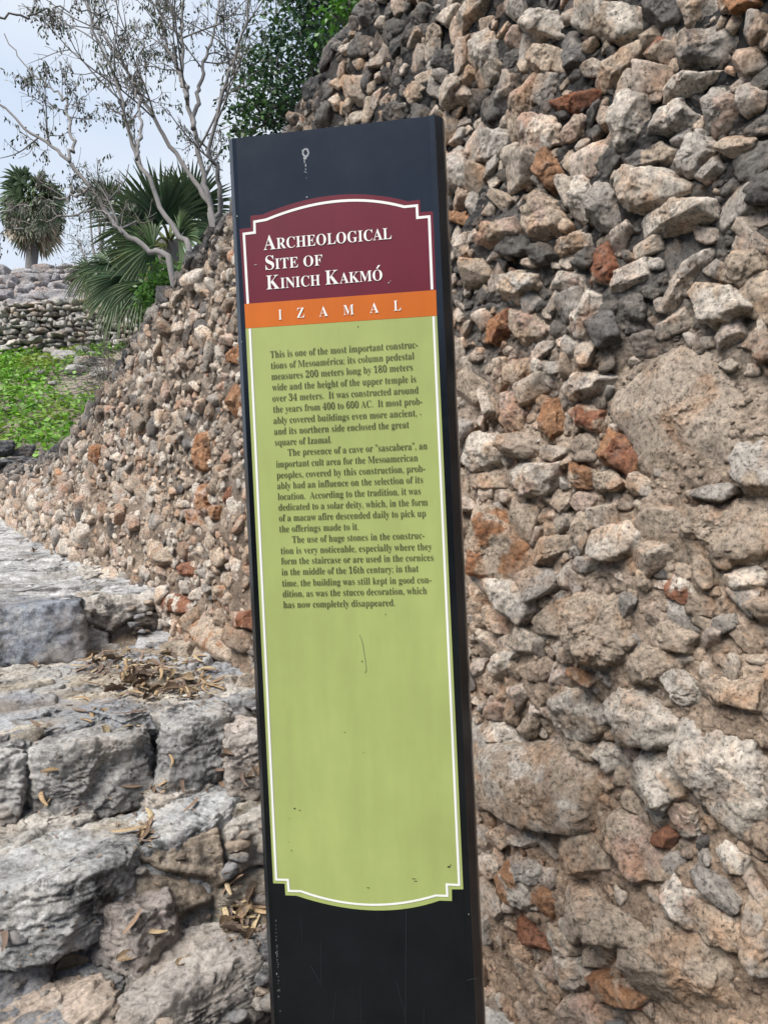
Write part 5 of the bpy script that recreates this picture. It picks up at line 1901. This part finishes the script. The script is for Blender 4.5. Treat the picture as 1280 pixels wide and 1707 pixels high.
# ------------------------------------------------------------------ leaf litter on the steps
M_POD = NB('dry_pod')
_c, _ = M_POD.attr()
M_POD.base(M_POD.mix(1., _c, M_POD.ramp(M_POD.noise(160, 4, .7), [(.3, .7), (.7, 1.2)]), 'MULTIPLY'))
M_POD.b.inputs['Roughness'].default_value = .6
M_POD = M_POD.m
rng = np.random.default_rng(91)


def pod_mesh(tint, seed, L=.085, W=.017, bend=.25, seeds=True):
    rg = np.random.default_rng(seed)
    n, m = 26, 7
    t = np.linspace(0, 1, n); v = np.linspace(-1, 1, m)
    wv = W * np.clip(np.sin(np.pi * np.clip(t * .96 + .02, 0, 1)) ** .45, .05, 1) * .5
    V, C = [], []
    for i in range(n):
        for j in range(m):
            x = (t[i] - .5) * L
            y = v[j] * wv[i] + bend * L * (t[i] - .5) ** 2 * 2
            bump_ = (.0016 * max(0, math.cos(t[i] * 2 * math.pi * 9)) * (1 - v[j] ** 2)) if seeds else .003 * (v[j] ** 2)
            z = .0022 * (1 - v[j] ** 2) + bump_ + .03 * L * math.sin(t[i] * 3.1)
            V.append((x, y, z))
            k = (1.0 - .35 * max(0, math.cos(t[i] * 2 * math.pi * 9)) * (abs(v[j]) < .6)) * (.62 if abs(v[j]) > .9 else 1.0) if seeds else 1.0
            C.append(np.array(tint) * k)
    F = []
    for i in range(n - 1):
        for j in range(m - 1):
            a = i * m + j
            F.append((a, a + m, a + m + 1, a + 1))
    return make_mesh('seed_pod', V, F, np.array(C))


def leaf_mesh(tint, seed, L=.07, W=.028):
    rg = np.random.default_rng(seed)
    n, m = 14, 7
    t = np.linspace(0, 1, n); v = np.linspace(-1, 1, m)
    cx, cy = rg.uniform(-.5, .5), rg.uniform(.2, 1.1)
    V, C = [], []
    for i in range(n):
        w = W * .5 * math.sin(math.pi * t[i] ** .8) ** .8 + .0006
        for j in range(m):
            V.append(((t[i] - .5) * L, v[j] * w, .018 * cy * (v[j] ** 2) * w / (W * .5) + .02 * cx * math.sin(2.6 * t[i]) + .002 * rg.normal()))
            C.append(np.array(tint) * (1.25 if j == m // 2 else 1.0) * rg.uniform(.9, 1.1))
    F = []
    for i in range(n - 1):
        for j in range(m - 1):
            a = i * m + j
            F.append((a, a + m, a + m + 1, a + 1))
    return make_mesh('dead_leaf', V, F, np.array(C))


PODS = [pod_mesh(c, 100 + i, L, W, bd) for i, (c, L, W, bd) in enumerate([
    ((.32, .235, .135), .085, .015, .2), ((.38, .30, .18), .075, .016, -.25), ((.32, .225, .125), .095, .014, .4), ((.26, .18, .10), .08, .015, .1), ((.36, .28, .18), .065, .015, -.1)])]
HUSKS = [pod_mesh(c, 120 + i, L, W, bd, False) for i, (c, L, W, bd) in enumerate([
    ((.13, .09, .07), .10, .014, .3), ((.17, .115, .08), .085, .015, -.3), ((.11, .08, .065), .11, .012, .5), ((.20, .135, .09), .08, .014, .15)])]
LEAVES = [leaf_mesh(c, 140 + i, L, W) for i, (c, L, W) in enumerate([
    ((.16, .115, .07), .075, .034), ((.13, .09, .06), .065, .03), ((.21, .15, .09), .055, .028), ((.11, .08, .06), .085, .026), ((.17, .135, .08), .05, .022)])]

bpy.context.view_layer.update()
DG = bpy.context.evaluated_depsgraph_get()
GROUND = {o.name for o in SC.objects if o.name.split('.')[0] in ('rubble_bed', 'path', 'step_slab')}


def drop(px, py):
    """where the sight line through this place of the steps meets them"""
    o = Vector(CAM); d = Vector(ray(px, py)).normalized()
    for _ in range(14):
        hit, loc, nor, idx, ob, mat = SC.ray_cast(DG, o, d)
        if not hit:
            return None
        if ob.name.split('.')[0] in ('masonry', 'path', 'step_slab', 'rubble_fill'):
            return loc, nor
        if ob.name.split('.')[0] in ('mortar', 'stones', 'stone', 'boulder'):
            return None
        o = loc + d * 1e-4
    return None


def litter(name, meshes, px, py, label, cat, group, lift=.003, tilt=.17, scale=1.0, rot=None, k=None):
    h = drop(px, py)
    if h is None:
        return False
    loc, nor = h
    if nor.z < .58:
        return False
    me = meshes[int(rng.integers(len(meshes)))] if k is None else meshes[k]
    if len(me.materials) == 0:
        me.materials.append(M_POD)
    o = bpy.data.objects.new(name, me)
    COL.objects.link(o)
    n = (nor * .7 + Vector((0, 0, .5)) + Vector(rng.normal(size=3) * tilt)).normalized()
    q = n.to_track_quat('Z', 'Y') @ Matrix.Rotation(rng.uniform(0, 6.28) if rot is None else rot, 3, 'Z').to_quaternion()
    o.rotation_euler = q.to_euler()
    s = rng.uniform(.6, 1.25) * scale
    o.scale = (s, s, s)
    o.location = loc + Vector((0, 0, lift))
    o['label'] = label; o['category'] = cat; o['group'] = group
    return True


LIT = [(150, 1350, 120, 40, 22), (150, 1210, 110, 40, 20), (100, 1570, 90, 40, 14),  # heaps: centre, spread in photo pixels, count
    (235, 1125, 62, 22, 130), (300, 1145, 45, 16, 70), (200, 1110, 50, 14, 40), (395, 1285, 36, 14, 18), (300, 1310, 45, 10, 22),
    (405, 1500, 24, 22, 50), (405, 1540, 26, 14, 40), (120, 925, 60, 30, 26), (60, 900, 50, 20, 18), (225, 1190, 14, 18, 10), (240, 1385, 10, 20, 8)]
bits = Bag()
for cx, cy, sx, sy, cnt in LIT:
    for k in range(cnt * 3):
        h = drop(rng.normal(cx, sx * 1.1), rng.normal(cy, sy * 1.1))
        if h is None or h[1].z < .3:
            continue
        p = np.array(h[0]) + np.array((0, 0, .003))
        d = rng.normal(size=3) * np.array((1, 1, .15)); d /= np.linalg.norm(d)
        L_ = rng.uniform(.006, .035)
        w_ = np.cross(d, (0, 0, 1.)) * rng.uniform(.0012, .005)
        g = rng.uniform(.5, 1.3)
        z_ = np.array((0, 0, rng.uniform(.001, .006)))
        bits.add([p - d * L_ / 2, p + w_ + z_, p + d * L_ / 2, p - w_ + z_], [[0, 1, 2, 3]], np.array((.20 * g, .14 * g, .09 * g)))
link('litter_crumbs', bits.mesh('litter_crumbs', False), M_POD, kind='stuff')
for cx, cy, sx, sy, cnt in LIT:
    for k in range(cnt):
        x, y = rng.normal(cx, sx * .8), rng.normal(cy, sy * .8)
        u = rng.random()
        if u < .3:
            litter('seed_pod', PODS, x, y, 'dry tan seed pod with visible seeds lying in the litter on the grey stone steps', 'seed pod', 'tan seed pods on the steps', .004 + .016 * rng.random() * (cnt > 20))
        elif u < .75:
            litter('pod_husk', HUSKS, x, y, 'dark brown empty pod husk lying in the litter on the grey stone steps', 'pod husk', 'dark pod husks on the steps', .003 + .012 * rng.random() * (cnt > 20))
        else:
            litter('dead_leaf', LEAVES, x, y, 'curled brown dead leaf lying in the litter on the grey stone steps', 'dead leaf', 'dead leaves on the steps', .003 + .012 * rng.random() * (cnt > 20))
tilt0 = dict(tilt=.06)
for nm, ms, px, py, k, rot, sc_, lab, cat in [
        ('dead_leaf', LEAVES, 215, 1600, 0, .1, 1.15, 'broad brown leaf lying alone on the slab gap near the lowest step', 'dead leaf'),
        ('dead_leaf', LEAVES, 305, 1602, 2, .5, 1.1, 'ragged light brown leaf lying alone on the big lowest slab', 'dead leaf'),
        ('dead_leaf', LEAVES, 112, 1580, 0, 1.4, 1.05, 'brown leaf standing on its edge on pale lime beside the lowest slabs', 'dead leaf'),
        ('pod_husk', HUSKS, 215, 1545, 1, -.8, 1.0, 'grey-brown husk pointing down towards the speckled pod on the lowest tread', 'pod husk'),
        ('pod_husk', HUSKS, 224, 1540, 3, 1.3, .8, 'short upright husk beside the forked husk on the lowest tread', 'pod husk'),
        ('seed_pod', PODS, 255, 1556, 0, -.2, .9, 'single tan pod lying flat at the back edge of the big lowest slab', 'seed pod'),
        ('seed_pod', PODS, 235, 1388, 1, 1.8, .9, 'single tan pod wedged in the joint between the two big upper slabs', 'seed pod'),
        ('seed_pod', PODS, 252, 1215, 2, 2.3, .9, 'single tan pod hanging over the edge beside the square grey block', 'seed pod'),
        ('seed_pod', PODS, 300, 1318, 1, -.4, .95, 'tan pod lying on the pale ledge behind the middle step', 'seed pod'),
        ('pod_husk', HUSKS, 130, 1088, 2, .05, 1.2, 'long dark husk lying straight on the broad upper tread', 'pod husk'),
        ('dead_leaf', LEAVES, 57, 1112, 1, .9, .9, 'small brown leaf tip standing alone on the pale upper tread', 'dead leaf'),
        ('pod_husk', HUSKS, 232, 1048, 0, .3, .9, 'narrow dark husk against the wall foot on the upper tread', 'pod husk')]:
    litter(nm, ms, px, py, lab, cat, 'single leaves and pods on the steps', .004, .06, sc_, rot, k)
